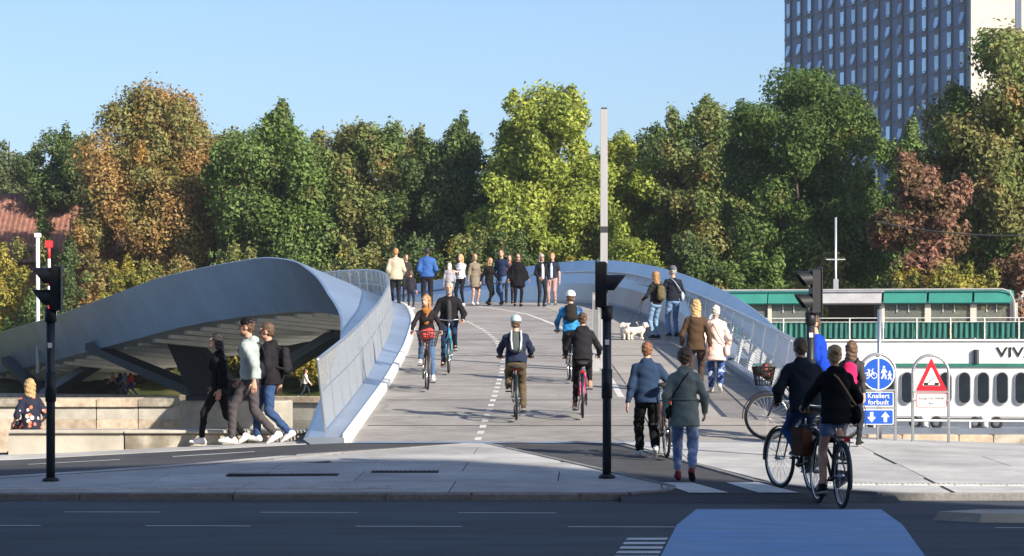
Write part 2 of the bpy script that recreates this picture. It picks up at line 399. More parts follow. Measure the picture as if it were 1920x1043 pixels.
# white lines on the left lane, arrow head at the tip of the island
for a, bq in (((-8.6, 35.6), (-7.2, 36.1)), ((-6.6, 36.35), (-5.4, 36.7)), ((-4.7, 36.9), (-3.6, 37.25))):
    zsheet('lane_line', [(a[0], a[1]), (bq[0], bq[1]), (bq[0], bq[1]+.1), (a[0], a[1]+.1)], m_white, mk)
zsheet('tip_line', [(-.62, 38.28), (-.36, 38.28), (-.42, 38.5), (-.56, 38.5)], m_white, mk)
for xa, xb, yy in ((-3.45, -2.1, 32.3), (-1.72, -.9, 32.75)):
    g = tag(empty('drain_grate', (0, 0, 0)), 'long dark iron drain grate set in the paved island' if xb < -2 else 'short dark iron drain grate set in the paved island', 'drain grate')
    b = MB(); n = 14
    for i in range(n): x = xa+(xb-xa)*(i+.5)/n; b.box((x, yy, apron(x, yy)+.004), ((xb-xa)/n*.6, .2, .02))
    b.build('bars', m_grate, g); b = MB(); b.box(((xa+xb)/2, yy-.12, apron((xa+xb)/2, yy)+.003), (xb-xa, .05, .022)); b.box(((xa+xb)/2, yy+.12, apron((xa+xb)/2, yy)+.003), (xb-xa, .05, .022)); b.build('rim', m_grate, g)
# tactile strips along the kerb
tc = tag(empty('tactile_strip'), kind='structure')
tb = MB(); tb.box((0, 0, 0), (.29, .29, .02))
for i in range(5):
    for j in range(4): tb.ball((-.116+.058*i, -.087+.058*j, .01), (.018, .018, .008), 6, 4)
tme = tb.build('tactile_slab', m_conc, tc)
tme.location = (-6.3, 30.35, apron(-6.3, 30.35)-.003)
for x0, n in ((-6.0, 16), (3.75, 14)):
    for i in range(n):
        o = link('tactile_slab', tme.data, tc, (x0+.3*i, 30.35 if x0 < 0 else 30.85, apron(x0+.3*i, 30.35 if x0 < 0 else 30.85)-.003))
# traffic island on the right
MB().add([(4.1, 26.15, -.05), (4.5, 25.75, -.05), (14, 25.2, -.05), (14, 27.0, -.05), (4.6, 26.6, -.05),
          (4.18, 26.15, .085), (4.55, 25.83, .085), (14, 25.28, .085), (14, 26.92, .085), (4.63, 26.5, .085)],
         [(5, 6, 7, 8, 9), (0, 1, 6, 5), (1, 2, 7, 6), (2, 3, 8, 7), (3, 4, 9, 8), (4, 0, 5, 9)]).build('traffic_island', m_conc2)['kind'] = 'structure'

# water and far bank
mw, ntw, bw = new_mat('harbour_water'); Lw = ntw.links.new
bw.inputs['Base Color'].default_value = (.02, .035, .035, 1); bw.inputs['Roughness'].default_value = .08
tcw = N(ntw, 'ShaderNodeTexCoord'); nzw = N(ntw, 'ShaderNodeTexNoise', i_Scale=1.3, i_Detail=4.0); Lw(tcw.outputs['Object'], nzw.inputs['Vector'])
bpw = N(ntw, 'ShaderNodeBump', i_Strength=.35, i_Distance=.12); Lw(nzw.outputs[0], bpw.inputs['Height']); Lw(bpw.outputs[0], bw.inputs['Normal'])
WZ = -2.0
def Dq(x): return 137-.6*x
tag(MB().add([(-500, 41, WZ), (400, 41, WZ), (400, Dq(400)+400, WZ), (60, Dq(60)+3, WZ), (-500, Dq(-500)+3, WZ)], [(0, 1, 4), (1, 3, 4), (1, 2, 3)]).build('water', mw), kind='structure')
m_bank = M('bank_grass', (.055, .075, .022), .95, 0, .4, .8, .8, 6, col2=(.10, .09, .03), c2scale=.4, spec=.1)
qa = math.atan(-.6); qd = V((math.cos(qa), math.sin(qa), 0)); qn = V((-math.sin(qa), math.cos(qa), 0))
def bank(x, off, z): p = V((x, Dq(x), z)); return p+qn*off
b = MB(); xs = [-900, -200, -80, -40, -20, 0, 20, 40, 60, 90, 140]
prof = [(.0, -.95), (9, -.95), (14, -.1), (22, .9), (40, 1.2), (120, 1.4), (4500, 1.6)]
rows = [[bank(x, o, z) for x in xs] for o, z in prof]
for i in range(len(rows)-1): b.strip(rows[i], rows[i+1])
tag(b.build('far_bank', m_bank, smooth=True), kind='structure')
fq = tag(empty('far_quay'), kind='structure')
for i in range(-16, 12):                       # cap stones and wall blocks, each its own piece
    x = i*4.2; p = bank(x, 0, 0)
    rot = Matrix.Rotation(qa, 3, 'Z')
    MB().box((0, 0, 0), (4.86, .9, .34), bev=.02).build('cap_stone', m_sand, fq).matrix_local = Matrix.Translation(p+V((0, 0, -.92))) @ rot.to_4x4()
    MB().box((0, 0, 0), (4.87, .7, 1.5)).build('wall_block', m_conc2, fq).matrix_local = Matrix.Translation(p+qn*.05+V((0, 0, -1.84))) @ rot.to_4x4()

ml = tag(empty('harbour_mole', (-18.6, 89.6, 0), math.atan2(.3, 7)), kind='structure')
x = -6.0; i = 0
while x < 7.0:
    l = min(R.choice((1.4, 2.0, 2.6)), 7.2-x)
    MB().box((x+l/2, 1.3, -.07), (l-.03, 2.6, .28+.006*(i % 3)), bev=.02).build('cap_stone', m_sand if i % 3 else m_stain, ml)
    MB().box((x+l/2, 1.36, -.42), (l-.03, 2.5, .44), bev=.02).build('wall_block', m_conc2, ml)
    MB().box((x+l/2, 1.33, -1.4), (l-.03, 2.54, 1.54), bev=.02).build('plinth_block', m_sand, ml); x += l; i += 1
# ------------------------------------------------------------------ the footbridge
br = tag(empty('footbridge', (1.1, 38.5, .35)), 'pale steel footbridge with twisting winged sides curving over the water', 'bridge')
BO = V((1.1, 38.5, .35))
class BB(MB):
    def build(s, name, mats, parent=br, smooth=False, loc=None):
        s.v = [(p[0]-BO.x, p[1]-BO.y, p[2]-BO.z) for p in s.v]; return MB.build(s, name, mats, parent, smooth, loc)
ST = [38.5+1.25*i for i in range(int((194-38.5)/1.25)+1)]
LU = spl([36, 38.5, 44, 52, 58, 70, 80, 90, 101, 120, 144, 160, 200], [4.0, 4.05, 4.3, 4.6, 4.8, 5.3, 5.95, 6.6, 6.7, 6.3, 6, 6, 4.8], 3)
LH = spl([36, 38.5, 44, 52, 58, 70, 80, 90, 101, 120, 144, 160, 200], [.04, .05, .1, .17, .28, .37, .65, 1.3, 1.68, 1.58, 1.0, .95, .4], 3)
LBU = spl([36, 38.5, 44, 52, 58, 70, 80, 90, 101, 120, 144, 160, 200], [3.6, 3.65, 3.8, 4.0, 4.1, 4.4, 5.0, 5.6, 5.7, 5.3, 5, 5, 4], 3)
LBH = spl([36, 38.5, 58, 70, 80, 90, 101, 120, 144, 160, 200], [-.3, -.3, -.3, -.28, -.25, -.37, -.35, -.6, -1.1, -1.27, -1.2], 3)
RU = spl([36, 40, 47, 95, 120, 200], [3.5, 3.6, 3.95, 3.95, 3.9, 3.7], 2)
RH = spl([36, 40, 42.5, 46, 50, 54, 58, 62, 70, 85, 95, 100, 106, 130, 200], [.05, .1, .45, .82, .93, 1.14, 1.26, 1.34, 1.41, 1.45, 1.54, 1.5, 1.35, .9, .4], 2)
m_deckside = m_darksteel
UL, UR = -3.45, 3.4
# deck: cycle side as one asphalt surface, walking side as cross panels
b = BB(); la = [station(d, UL) for d in ST]; ra = [station(d, 1.0) for d in ST]; b.strip(la, ra); b.build('cycle_surface', m_deck, smooth=True)
b = BB(); b.strip([station(d, UL, -.05) for d in ST], [station(d, UR, -.05) for d in ST]); b.build('deck_slab', m_deckside, smooth=True)
m_deckline = M('deck_line', (.62, .61, .58), .7, 0, .1, 9, dirt=.2)
d = 38.5; k = 0
while d < 100:
    st = 1.08; b = BB(); q = [station(d+.02, 1.02), station(d+.02, UR), station(d+st, UR), station(d+st, 1.02)]
    b.add(q+[p-V((0, 0, .045)) for p in q], [(0, 1, 2, 3), (0, 4, 5, 1), (2, 6, 7, 3), (1, 5, 6, 2), (3, 7, 4, 0)]); b.build('deck_panel', m_panel); d += st; k += 1
b = BB(); b.strip([station(d, 1.02) for d in ST if d >= 99.5], [station(d, UR) for d in ST if d >= 99.5]); b.build('far_walkway', m_panel, smooth=True)
def uline(name, pts, wd, mat=m_deckline, h=.005):
    a, c = [], []
    for d, x in pts:
        e = V((x, d, DZ(d)+h)); a.append(e-V((wd/2, 0, 0))); c.append(e+V((wd/2, 0, 0)))
    b = BB(); b.strip(a, c); b.build(name, mat)
cl = spl([38, 40, 47.4, 55, 60, 65.7, 70.9, 75, 85, 95], [-.52, -.47, -.31, -.19, -.22, -.38, -.75, -1.19, -2.2, -3.9], 2)
d = 38.7
while d < 84:
    uline('centre_dash', [(d, cl(d)), (d+.5, cl(d+.5))], .1+.02*(d > 60)); d += 1.05
wl = spl([38.5, 50, 57.9, 64, 72, 80.7, 88.8, 94, 100], [1.95, 1.92, 1.85, 1.72, 1.38, .44, -1.5, -3.1, -5.2], 2)
uline('edge_line', [(d, wl(d)) for d in np.arange(47, 97, .8)], .12)
for d in (43.1, 50.05, 56.2, 62.5, 69.3, 77):
    b = BB(); b.strip([station(d, UL+.1, .005), station(d, UR-.1, .005)], [station(d+.09, UL+.1, .005), station(d+.09, UR-.1, .005)]); b.build('expansion_joint', m_deckline)
for d in (41.2, 46.4, 53.2, 59.4, 66):
    b = BB(); b.strip([station(d, UL+.1, .004), station(d, UR-.1, .004)], [station(d+.07, UL+.1, .004), station(d+.07, UR-.1, .004)]); b.build('expansion_joint', m_darksteel)
b = BB(); b.strip([station(38.34, UL, .0), station(38.34, UR, .0)], [station(38.52, UL, .003), station(38.52, UR, .003)]); b.build('threshold', m_rail)

def strips(lines, name, mat, S=ST):
    b = BB(); L = [[station(d, *f(d)) for d in S] for f in lines]
    for i in range(len(L)-1): b.strip(L[i], L[i+1])
    return b.build(name, mat, smooth=True)
# left wing: white kerb, upstand, broad sloping inner face, ridge, outer face
wing = strips([lambda d: (UL+.02, .0), lambda d: (UL+.02, .1), lambda d: (UL-.10, .12), lambda d: (UL-.12, .06)], 'kerb_edge', m_wpaint)
lw = strips([lambda d: (UL-.08, -.25), lambda d: (UL-.08, .06), lambda d: (-LU(d), max(LH(d), .07)), lambda d: (-LU(d)-.06, max(LH(d), .07)-.03), lambda d: (-LBU(d), LBH(d)), lambda d: (-LBU(d)+.4, LBH(d)-.02)], 'left_wing', m_steel)
b = BB(); d = ST[0]; b.add([station(d, *q) for q in ((UL-.08, -.25), (UL-.08, .06), (-LU(d), max(LH(d), .07)), (-LU(d)-.06, max(LH(d), .07)-.03), (-LBU(d), LBH(d)))], [(0, 1, 2, 3, 4)]); b.build('wing_end', m_steel)
b = BB(); b.add([station(d, *q) for q in ((UL+.02, -.1), (UL+.02, .1), (UL-.10, .12), (UL-.12, -.1))], [(0, 1, 2, 3)]); b.build('kerb_end', m_wpaint)
RS = [d for d in ST if d >= 40]
rw = strips([lambda d: (RU(d)-.28, RH(d)-min(.42, RH(d)*.6)), lambda d: (RU(d), RH(d)), lambda d: (RU(d)+.06, RH(d)-.03), lambda d: (RU(d)-.1, RH(d)-min(.55, RH(d)*.8)), lambda d: (RU(d)-.28, RH(d)-min(.42, RH(d)*.6))], 'right_wing', m_steel, RS)
FS = [d for d in ST if d >= 55]
def ft(d): return clamp((d-55)/17, .03, 1)
strips([lambda d: (UR+.02, .02), lambda d: (UR+.03, .12), lambda d: (UR+.05+(RU(d)-.5-UR)*ft(d), .12+(.08+(RH(d)-.42)*.45)*ft(d)), lambda d: (UR+.07+(RU(d)-.285-UR-.07)*ft(d), .13+(RH(d)-.56)*ft(d)), lambda d: (RU(d)-.05, .1+(RH(d)-.56)*ft(d))], 'right_inner_face', m_steel, FS)
strips([lambda d: (RU(d)+.02, .05+(RH(d)-.12)*ft(d)), lambda d: (RU(d)-.1, -.45), lambda d: (RU(d)-.6, -.5)], 'right_outer_face', m_steel, FS)
strips([lambda d: (UR, -.2), lambda d: (UR, .11), lambda d: (UR+.16, .12), lambda d: (UR+.2, -.3)], 'kerb_edge', m_steel)
strips([lambda d: (RU(d)-.36, RH(d)*.55+.06), lambda d: (RU(d)-.34, RH(d)*.55+.1)], 'face_seam', m_darksteel, [d for d in FS if d > 74])
# soffit and cross beams
SF = [d for d in ST if d >= 60]
strips([lambda d: (-LBU(d)+.02, LBH(d)), lambda d: (-1.2, min(LBH(d), -.4)-.25), lambda d: (1.2, min(LBH(d), -.4)-.25), lambda d: (3.4, -.5)], 'soffit', m_soff, SF)
d = 66.0
while d < 192:
    b = BB(); u0, u1 = -LBU(d)+.7, 3.3; h0 = LBH(d)-.0
    q = []
    for dd in (d, d+.5): q += [station(dd, u0, h0+.12), station(dd, -1.2, min(LBH(d), -.4)-.2), station(dd, 1.2, min(LBH(d), -.4)-.2), station(dd, u1, -.45)]
    r = [p-V((0, 0, .32)) for p in q]
    b.add(q+r, [(8, 9, 13, 12), (9, 10, 14, 13), (10, 11, 15, 14), (0, 8, 12, 4), (3, 7, 15, 11), (0, 1, 9, 8), (1, 2, 10, 9), (2, 3, 11, 10), (4, 12, 13, 5), (5, 13, 14, 6), (6, 14, 15, 7)]); b.build('cross_beam', m_soff); d += 3.1
# left railing
def railing(fu, fbase, D0, D1, hh, mat, step, side, post_r=.018, lean=0.0):
    ds = list(np.arange(D0, D1, .8))
    top = [station(d, fu(d)+lean, fbase(d)+hh) for d in ds]; bot = [station(d, fu(d), fbase(d)+.03) for d in ds]; mid = [station(d, fu(d)+lean*.55, fbase(d)+hh*.55) for d in ds]
    b = BB(); b.tube(top, .028, 8); b.build('handrail', m_rail, smooth=True)
    b = BB(); b.tube(mid, .016, 6); b.build('mid_rail', m_rail, smooth=True)
    b = BB(); k = len(ds); b.strip(bot, top); acc = [0.0]
    for i in range(1, k): acc.append(acc[-1]+(bot[i]-bot[i-1]).length)
    b.uv = [(a, 0) for a in acc]+[(a, hh) for a in acc]; b.build('mesh_infill', mat)
    d = D0
    while d < D1-.4:
        b = BB(); b.tube([station(d, fu(d), fbase(d)-.05), station(d, fu(d)+lean, fbase(d)+hh)], post_r, 6); b.build('post', m_rail); d += step
railing(lambda d: UL-.42-.25*clamp((d-45)/40), lambda d: .08, 39.4, 112, 1.05, m_bars, 2.0, -1, lean=-.12)
railing(lambda d: UR+.09, lambda d: .12, 41.5, 110, 1.0, m_mesh, 2.2, 1, lean=.16)
b = BB()
nk = [d for d in ST if 42 <= d <= 66.5]
b.strip([station(d, UR+.18, .1) for d in nk], [station(d, RU(d)-.16, RH(d)-.42) for d in nk]); acc = [1.25*i for i in range(len(nk))]
b.uv = [(a, 0) for a in acc]+[(a, .8) for a in acc]; b.build('mesh_side', m_mesh)
d = 43.0
while d < 66:
    b = BB(); b.tube([station(d, UR+.2, .05), station(d, RU(d)-.1, RH(d)-.25)], [.06, .035], 6); b.build('wing_rib', m_wpaint); d += 2.6
# piers
def strut(p0, p1, w0, w1, t0=.5, t1=.4):
    p0, p1 = V(p0), V(p1); ax = (p1-p0).normalized(); sd_ = V((1, 0, 0)) if abs(ax.x) < .8 else V((0, 0, 1)); sd_ = (sd_-ax*sd_.dot(ax)).normalized(); fd = ax.cross(sd_)
    rg = []
    for p, w_, t_ in ((p0, w0, t0), (p1, w1, t1)): rg.append([p+sd_*w_/2+fd*t_/2, p-sd_*w_/2+fd*t_/2, p-sd_*w_/2-fd*t_/2, p+sd_*w_/2-fd*t_/2])
    b = BB(); b.loft(rg); b.build('pier_strut', m_darksteel)
pc = V((-14.6, 129, -.55))
strut(pc+V((.4, 0, 0)), (-16.25, 128, 2.75), 2.3, 1.0, .9, .8)
strut(pc+V((-.6, .4, .25)), (-21.6, 136.5, 1.95), .75, .6)
strut(pc+V((1.4, .2, .15)), (-7.2, 112, 2.45), .8, .65)
strut(pc+V((1.2, .2, .0)), (-9.6, 127, 2.55), 1.4, 1.1)
b = BB(); b.box((-13.4, 129.4, -1.55), (5.3, 2.6, 1.7), bev=.08); b.build('pier_base', m_conc2)
b = BB(); b.box((-13.9, 129.2, -.6), (3.6, 1.9, .3), bev=.05); b.build('pier_cap', m_darksteel)
pc2 = V((-27.0, 154, -.9))
strut(pc2, (-22.6, 149, 1.35), .7, .6); strut(pc2+V((0, .2, 0)), (-30, 158, 1.2), .7, .6)
b = BB(); b.box((1.1, 39.9, -.35), (7.4, 2.6, .8)); b.build('abutment', m_conc2)

# ------------------------------------------------------------------ benches and walls near the quay
bw_ = tag(empty('stone_bench', (-5.2, 40.6, .1)), 'long low concrete bench blocks in front of the bridge underside', 'bench')
for xa, xb, mt in ((-7.6, -5.85, m_conc2), (-5.84, -4.0, m_stain), (-3.99, -2.75, m_conc2)):
    MB().box(((xa+xb)/2+5.2, 0, .1), (xb-xa-.012, .8, .44), bev=.02).build('bench_block', mt, bw_)
    MB().box(((xa+xb)/2+5.2, -.02, .345), (xb-xa-.012, .88, .05), bev=.012).build('seat_slab', m_conc2, bw_)
sw = tag(empty('stone_wall', (7.2, 42.6, .1)), 'low beige sandstone wall at the quay beyond the sign hoops', 'wall')
x = -2.1; i = 0
while x < 6:
    l = R.choice((.55, .9, 1.25))
    MB().box((x+l/2, 0, .02), (l-.015, .5, .42+.004*(i % 3)), bev=.02).build('stone', m_sand if i % 4 else m_stain, sw); x += l; i += 1

# ------------------------------------------------------------------ buildings
m_tface = M('tower_face', (.125, .20, .37), .55, .1, .1, .12, spec=.4)
m_tlight = M('tower_light_face', (.40, .375, .34), .7, 0, .05, .2)
m_tslot = M('tower_slot', (.05, .07, .12), .4)
tw = tag(empty('office_tower', (44.9, 440, 1.4), math.atan2(-47, 22.5)), 'tall blue grey tower block with rows of narrow windows above the trees', 'tower')
TWW, TWH = 52.1, 78.0
MB().box((TWW/2, 12.6, TWH/2), (TWW, 25, TWH)).build('wall', m_tface, tw)
b = MB(); b.box((TWW+.25, 12.55, TWH/2), (.5, 25.2, TWH)); b.build('light_facade', m_tlight, tw)
for k in range(3): MB().box((TWW+.52, 8.4+k*7.0, TWH/2), (.12, 1.1, TWH)).build('dark_stripe', m_tslot, tw)
for k in range(12):
    MB().box((TWW+.51, 12.5, 30+3.2*k), (.04, 25, .06)).build('facade_joint', m_conc2, tw)
wm = MB().box((0, 0, 0), (1.25, .34, 2.95)).build('window', m_tslot, tw)
pm = MB().box((0, -.21, -.02), (.98, .06, 1.95)).add([(-.3, -.25, -1.3), (.3, -.25, -1.3), (.3, -.25, -1.05), (-.3, -.25, -1.05)], [(0, 1, 2, 3)], 0).build('pane', m_skyglass, wm)
first = True
for j in range(13):
    for i in range(16):
        o = wm if first else link('window', wm.data, tw); p = pm if first else link('pane', pm.data, o)
        first = False; o.location = ((i+.5)*TWW/16, 0, 24.5+3.2*j)
        if R.random() < .24: p.rotation_euler = (rad(R.uniform(-16, -9)), rad(R.choice((0, 8))), 0)
for j in range(14): MB().box((TWW/2, .02, 22.9+3.2*j), (TWW, .12, .16)).build('floor_band', m_tslot, tw)

m_tile = M('red_roof_tiles', (.27, .125, .09), .8, 0, .3, 2.5, .5, 12, dirt=.3)
m_brick = M('house_brick', (.27, .12, .07), .85, 0, .2, 2)
hs = tag(empty('tiled_house', (-40, 192, 1.2)), 'house with long red pantile roof half hidden by the left trees', 'house')
MB().box((8, 6, 3.6), (44, 11, 7.2)).build('wall', m_brick, hs)
b = MB(); n = 44*8
rows = []
for t in np.linspace(0, 1, 15):
    rows.append([(-14.6+45.2*i/n, -.6+6.6*t-.0, 6.9+5.3*t+.05*math.sin(i*2*math.pi/3.0)+.03*((t*14) % 1)) for i in range(n+1)])
for i in range(14): b.strip(rows[i], rows[i+1])
b.add([(-14.6, 6, 12.2), (30.6, 6, 12.2), (30.6, 12.6, 6.9), (-14.6, 12.6, 6.9)], [(0, 1, 2, 3)]); rf = b.build('roof', m_tile, hs)
MB().box((16, 6.0, 12.6), (1.2, .9, 1.8)).build('chimney', m_brick, rf)
for i in range(8):
    wn = MB().box((-11+i*5.2, .5, 4.2), (1.3, .3, 1.8)).build('window', m_wpaint, hs); MB().box((-11+i*5.2, .33, 4.2), (1.1, .1, 1.6)).build('pane', m_glass, wn)

# block behind the photographer, across the street: it shades the road
m_near = M('street_block', (.30, .22, .17), .85, 0, .15, 1)
nb = tag(empty('street_block', (-19.1, -10, 0)), 'brick street block behind the viewer that shades the road', 'building')
MB().box((0, 0, 14.1), (110, 14, 28.2)).build('wall', m_near, nb)
MB().box((0, 0, 28.3), (109.8, 13.8, .2)).build('roof', m_tslot, nb)
for j in range(7):
    for i in range(14): MB().box((-49+i*7.4, 7.0, 3+3.7*j), (1.6, .12, 2.0)).build('window', m_glass, nb)
# ------------------------------------------------------------------ restaurant boat
BA = rad(-13)
bo = tag(empty('restaurant_boat', (16.05, 116, 0), BA), 'white restaurant boat with green canopied upper deck and oval windows', 'boat')
m_hull = M('hull_white', (.78, .77, .74), .45, 0, .06, 1.5, dirt=.16, stretch=(1.5, 1, .2))
m_hulllow = M('hull_grey', (.17, .20, .25), .5, 0, .15, 1)
m_green = M('canopy_green', (.03, .21, .17), .65, 0, .12, 2)
m_canvas = M('canvas_green', (.02, .12, .10), .75, 0, .35, 1.6, stretch=(6, 1, .6))
m_greyroof = M('grey_roof', (.36, .36, .37), .7, 0, .15, 2)
m_cream = M('cream_post', (.60, .55, .48), .6, 0, .06, 3)
m_plastic, ntp, bp_ = new_mat('clear_screen'); bp_.inputs['Base Color'].default_value = (.20, .22, .20, 1); bp_.inputs['Roughness'].default_value = .2; bp_.inputs['Alpha'].default_value = .55
x0, x1 = -9.5, 19.0
def hullring(z, out):
    return [(x0-1.5+.3*out, 3.2, z), (x0+1.2-out*.4, .1-out*.3, z), (x0+3, -.0-out, z), (x1-3, 0-out, z), (x1, 2.2, z), (x1-2, 5.6, z), (x0+1, 5.6, z)]
MB().loft([hullring(-2.6, -.25), hullring(-1.15, 0)]).build('hull_bottom', m_hulllow, bo)
b = MB(); b.loft([hullring(-1.15, .0), hullring(1.0, .06)], caps=False); b.loft([hullring(1.15, .04), hullring(2.12, .04)]); b.build('hull', m_hull, bo)
MB().loft([hullring(1.0, .14), hullring(1.15, .14)]).build('rub_rail', M('rail_green', (.03, .17, .13), .5), bo)
MB().loft([hullring(-1.22, .1), hullring(-1.12, .1)]).build('lower_rail', m_greyroof, bo)
MB().loft([hullring(2.12, .12), hullring(2.2, .12)]).build('deck_edge', m_wpaint, bo)
# oval windows
def pill(w_, h_, y0, y1, n=8):
    pts = []
    for i in range(2*n):
        a = math.pi*i/(n-1) if i < n else math.pi*(i-n)/(n-1)+math.pi
        pts.append((w_/2*math.cos(a), (h_/2-w_/2)*(1 if i < n else -1)+w_/2*math.sin(a)))
    return [[(p[0], y0, p[1]) for p in pts], [(p[0], y1, p[1]) for p in pts]]
wf = MB().loft(pill(.55, 1.40, .02, -.10)).build('window', m_greyroof, bo); wp = MB().loft(pill(.47, 1.32, -.06, -.115)).build('pane', m_glass, wf)
cu = MB().loft(pill(.36, .45, -.1, -.125)).build('napkin', m_wpaint, wf); cu.location = (0.0, 0, -.42); cu.scale = (1, 1, .7)
xs_ = [-3.6, -2.6, -1.25, -.45, .35, 1.15, 2.8, 3.6]+[3.6+.8*i for i in range(1, 18)]
for i, x in enumerate(xs_):
    if i == 0: o = wf
    else:
        o = link('window', wf.data, bo); link('pane', wp.data, o)
        if i in (6,): c = cu.copy(); COL.objects.link(c); c.parent = o
    o.location = (x, -.03, .1)
# name on the bow
b = text_mb('VIVA', .62, .01, 'LEFT'); b.xf(Matrix.Translation((4.95, -.075, 1.62)) @ Matrix.Rotation(rad(90), 4, 'X') @ Matrix.Scale(1.3, 4, (1, 0, 0))); b.build('name_lettering', m_signblack, bo)
MB().box((0, 0, 0), (.02, .02, .02)).tube([(4.1, -.12, 1.15), (4.1, -.12, 1.75)], .12, 10).build('vent_pipe', m_darksteel, bo)
# upper deck: posts, railing, canvas, canopies
posts = [-6.4, -4.9, -3.1, 0.05, 2.0, 3.95, 5.6]
for x in posts: MB().box((x, .35, 3.0), (.16 if x not in (2.0, 3.95) else .26, .14, 1.7)).build('canopy_post', m_cream, bo)
for x in posts: MB().box((x, 4.6, 3.0), (.14, .14, 1.7)).build('canopy_post', m_cream, bo)
def canopy(xa, xb, mat):
    b = MB(); pr = [(.12, 3.72), (.05, 3.78), (.35, 4.28), (1.0, 4.36), (4.0, 4.36), (4.8, 4.25), (4.85, 3.72)]
    b.loft([[(xa, y, z) for y, z in pr], [(xb, y, z) for y, z in pr]]); return b.build('canopy', mat, bo)
for xa, xb, mt in ((-8.6, -5.0, m_green), (-4.95, -3.05, m_green), (-2.95, .0, m_greyroof), (.1, 1.95, m_green), (2.05, 3.9, m_green), (4.0, 5.5, m_green)): canopy(xa, xb, mt)
MB().tube([(-8.6, .2, 4.36), (5.2, .2, 4.36), (5.5, .2, 4.25), (5.7, .2, 3.85), (5.75, .2, 2.2)], .04, 8).build('canopy_frame', m_greyroof, bo)
MB().tube([(-8.9, -.05, 3.12), (12, -.05, 3.12)], .016, 6).build('deck_rail', m_wpaint, bo)
MB().tube([(-8.9, -.05, 2.95), (12, -.05, 2.95)], .012, 6).build('deck_rail', m_wpaint, bo)
for i in range(15): MB().tube([(-8.6+1.45*i, -.05, 2.15), (-8.6+1.45*i, -.05, 3.12)], .022, 6).build('rail_post', m_wpaint, bo)
for i in range(14):
    xa = -8.6+1.45*i+.05; b = MB(); n = 40; ph = R.uniform(0, 6)
    top = [(xa+1.35*k/n, .02+.025*math.sin(k*.9+ph)+.015*math.sin(k*2.1), 2.93) for k in range(n+1)]; bot = [(p[0], .03+.05*math.sin(k*.9+ph+.4)+.02*math.sin(k*1.7), 2.24+.02*math.sin(k*.5)) for k, p in enumerate(top)]
    b.strip(top, bot); b.build('canvas_screen', m_canvas, bo, True)
for xa, xb in ((-8.5, -5), (-4.8, -3.2), (.15, 1.85), (2.15, 3.8), (4.1, 5.5)):
    MB().box(((xa+xb)/2, .4, 3.35), (xb-xa, .02, .78)).build('clear_screen', m_plastic, bo)
    for k in (.3, .6): MB().box((xa+(xb-xa)*k, .36, 3.55), (.03, .03, .35)).build('screen_strap', m_wpaint, bo)
MB().box((-1.6, 3.2, 3.0), (2.0, .5, 1.7)).build('cabin_wall', M('cabin_brown', (.16, .13, .11), .7), bo)
MB().box((1.5, 2.9, 2.2), (20, 5.0, .1)).build('upper_deck', m_darksteel, bo)
MB().box((5.6, 4.7, 3.0), (.1, .1, 1.6)).build('rail_post', m_wpaint, bo)
b = MB(); b.loft([[(6.3, .4, 3.5), (9.5, .4, 3.5), (9.5, 4.5, 3.5), (6.3, 4.5, 3.5)], [(7.6, 2.2, 4.45), (8.2, 2.2, 4.45), (8.2, 2.7, 4.45), (7.6, 2.7, 4.45)]]); b.build('tent', M('tent_navy', (.03, .04, .08), .7), bo)
for x, y in ((6.4, .5), (9.4, .5), (6.4, 4.4), (9.4, 4.4)): MB().box((x, y, 2.85), (.08, .08, 1.35)).build('tent_post', m_darksteel, bo)
# pontoon with rail and bollards
pt = tag(empty('pontoon', (16.05, 116, 0), BA), kind='structure')
MB().box((4, -2.0, -2.0), (34, 2.4, .9)).build('pontoon_deck', m_hulllow, pt)
MB().tube([(-12, -3.1, -1.25), (21, -3.1, -1.25)], .05, 6).build('rail', m_wpaint, pt)
for i in range(9): MB().tube([(-12+4*i, -3.1, -1.6), (-12+4*i, -3.1, -1.25)], .04, 6).build('rail_post', m_wpaint, pt)
ph_ = Matrix.Rotation(BA, 3, 'Z')
for i, x in enumerate((-.6, 2.1, 4.6, 7.5)):
    p = V((16.05, 116, 0))+ph_ @ V((x, -2.6, -1.56))
    o = tag(empty('mooring_bollard', p), 'white mooring bollard with black tyre fenders on the pontoon by the boat', 'bollard', 'mooring bollards by the boat')
    MB().loft([[(r*math.cos(a), r*math.sin(a), z) for a in np.linspace(0, 2*math.pi, 13)[:-1]] for r, z in ((.2, 0), (.17, .25), (.26, .4), (.24, .5))]).build('post', m_wpaint, o, True)
    for sx_ in (-.45, .45):
        MB().tube([(sx_+.2*math.cos(a), -.2, .22+.2*math.sin(a)) for a in np.linspace(0, 2*math.pi, 13)[:-1]], .075, 6, closed=True).build('tyre_fender', m_rubber, o, True)
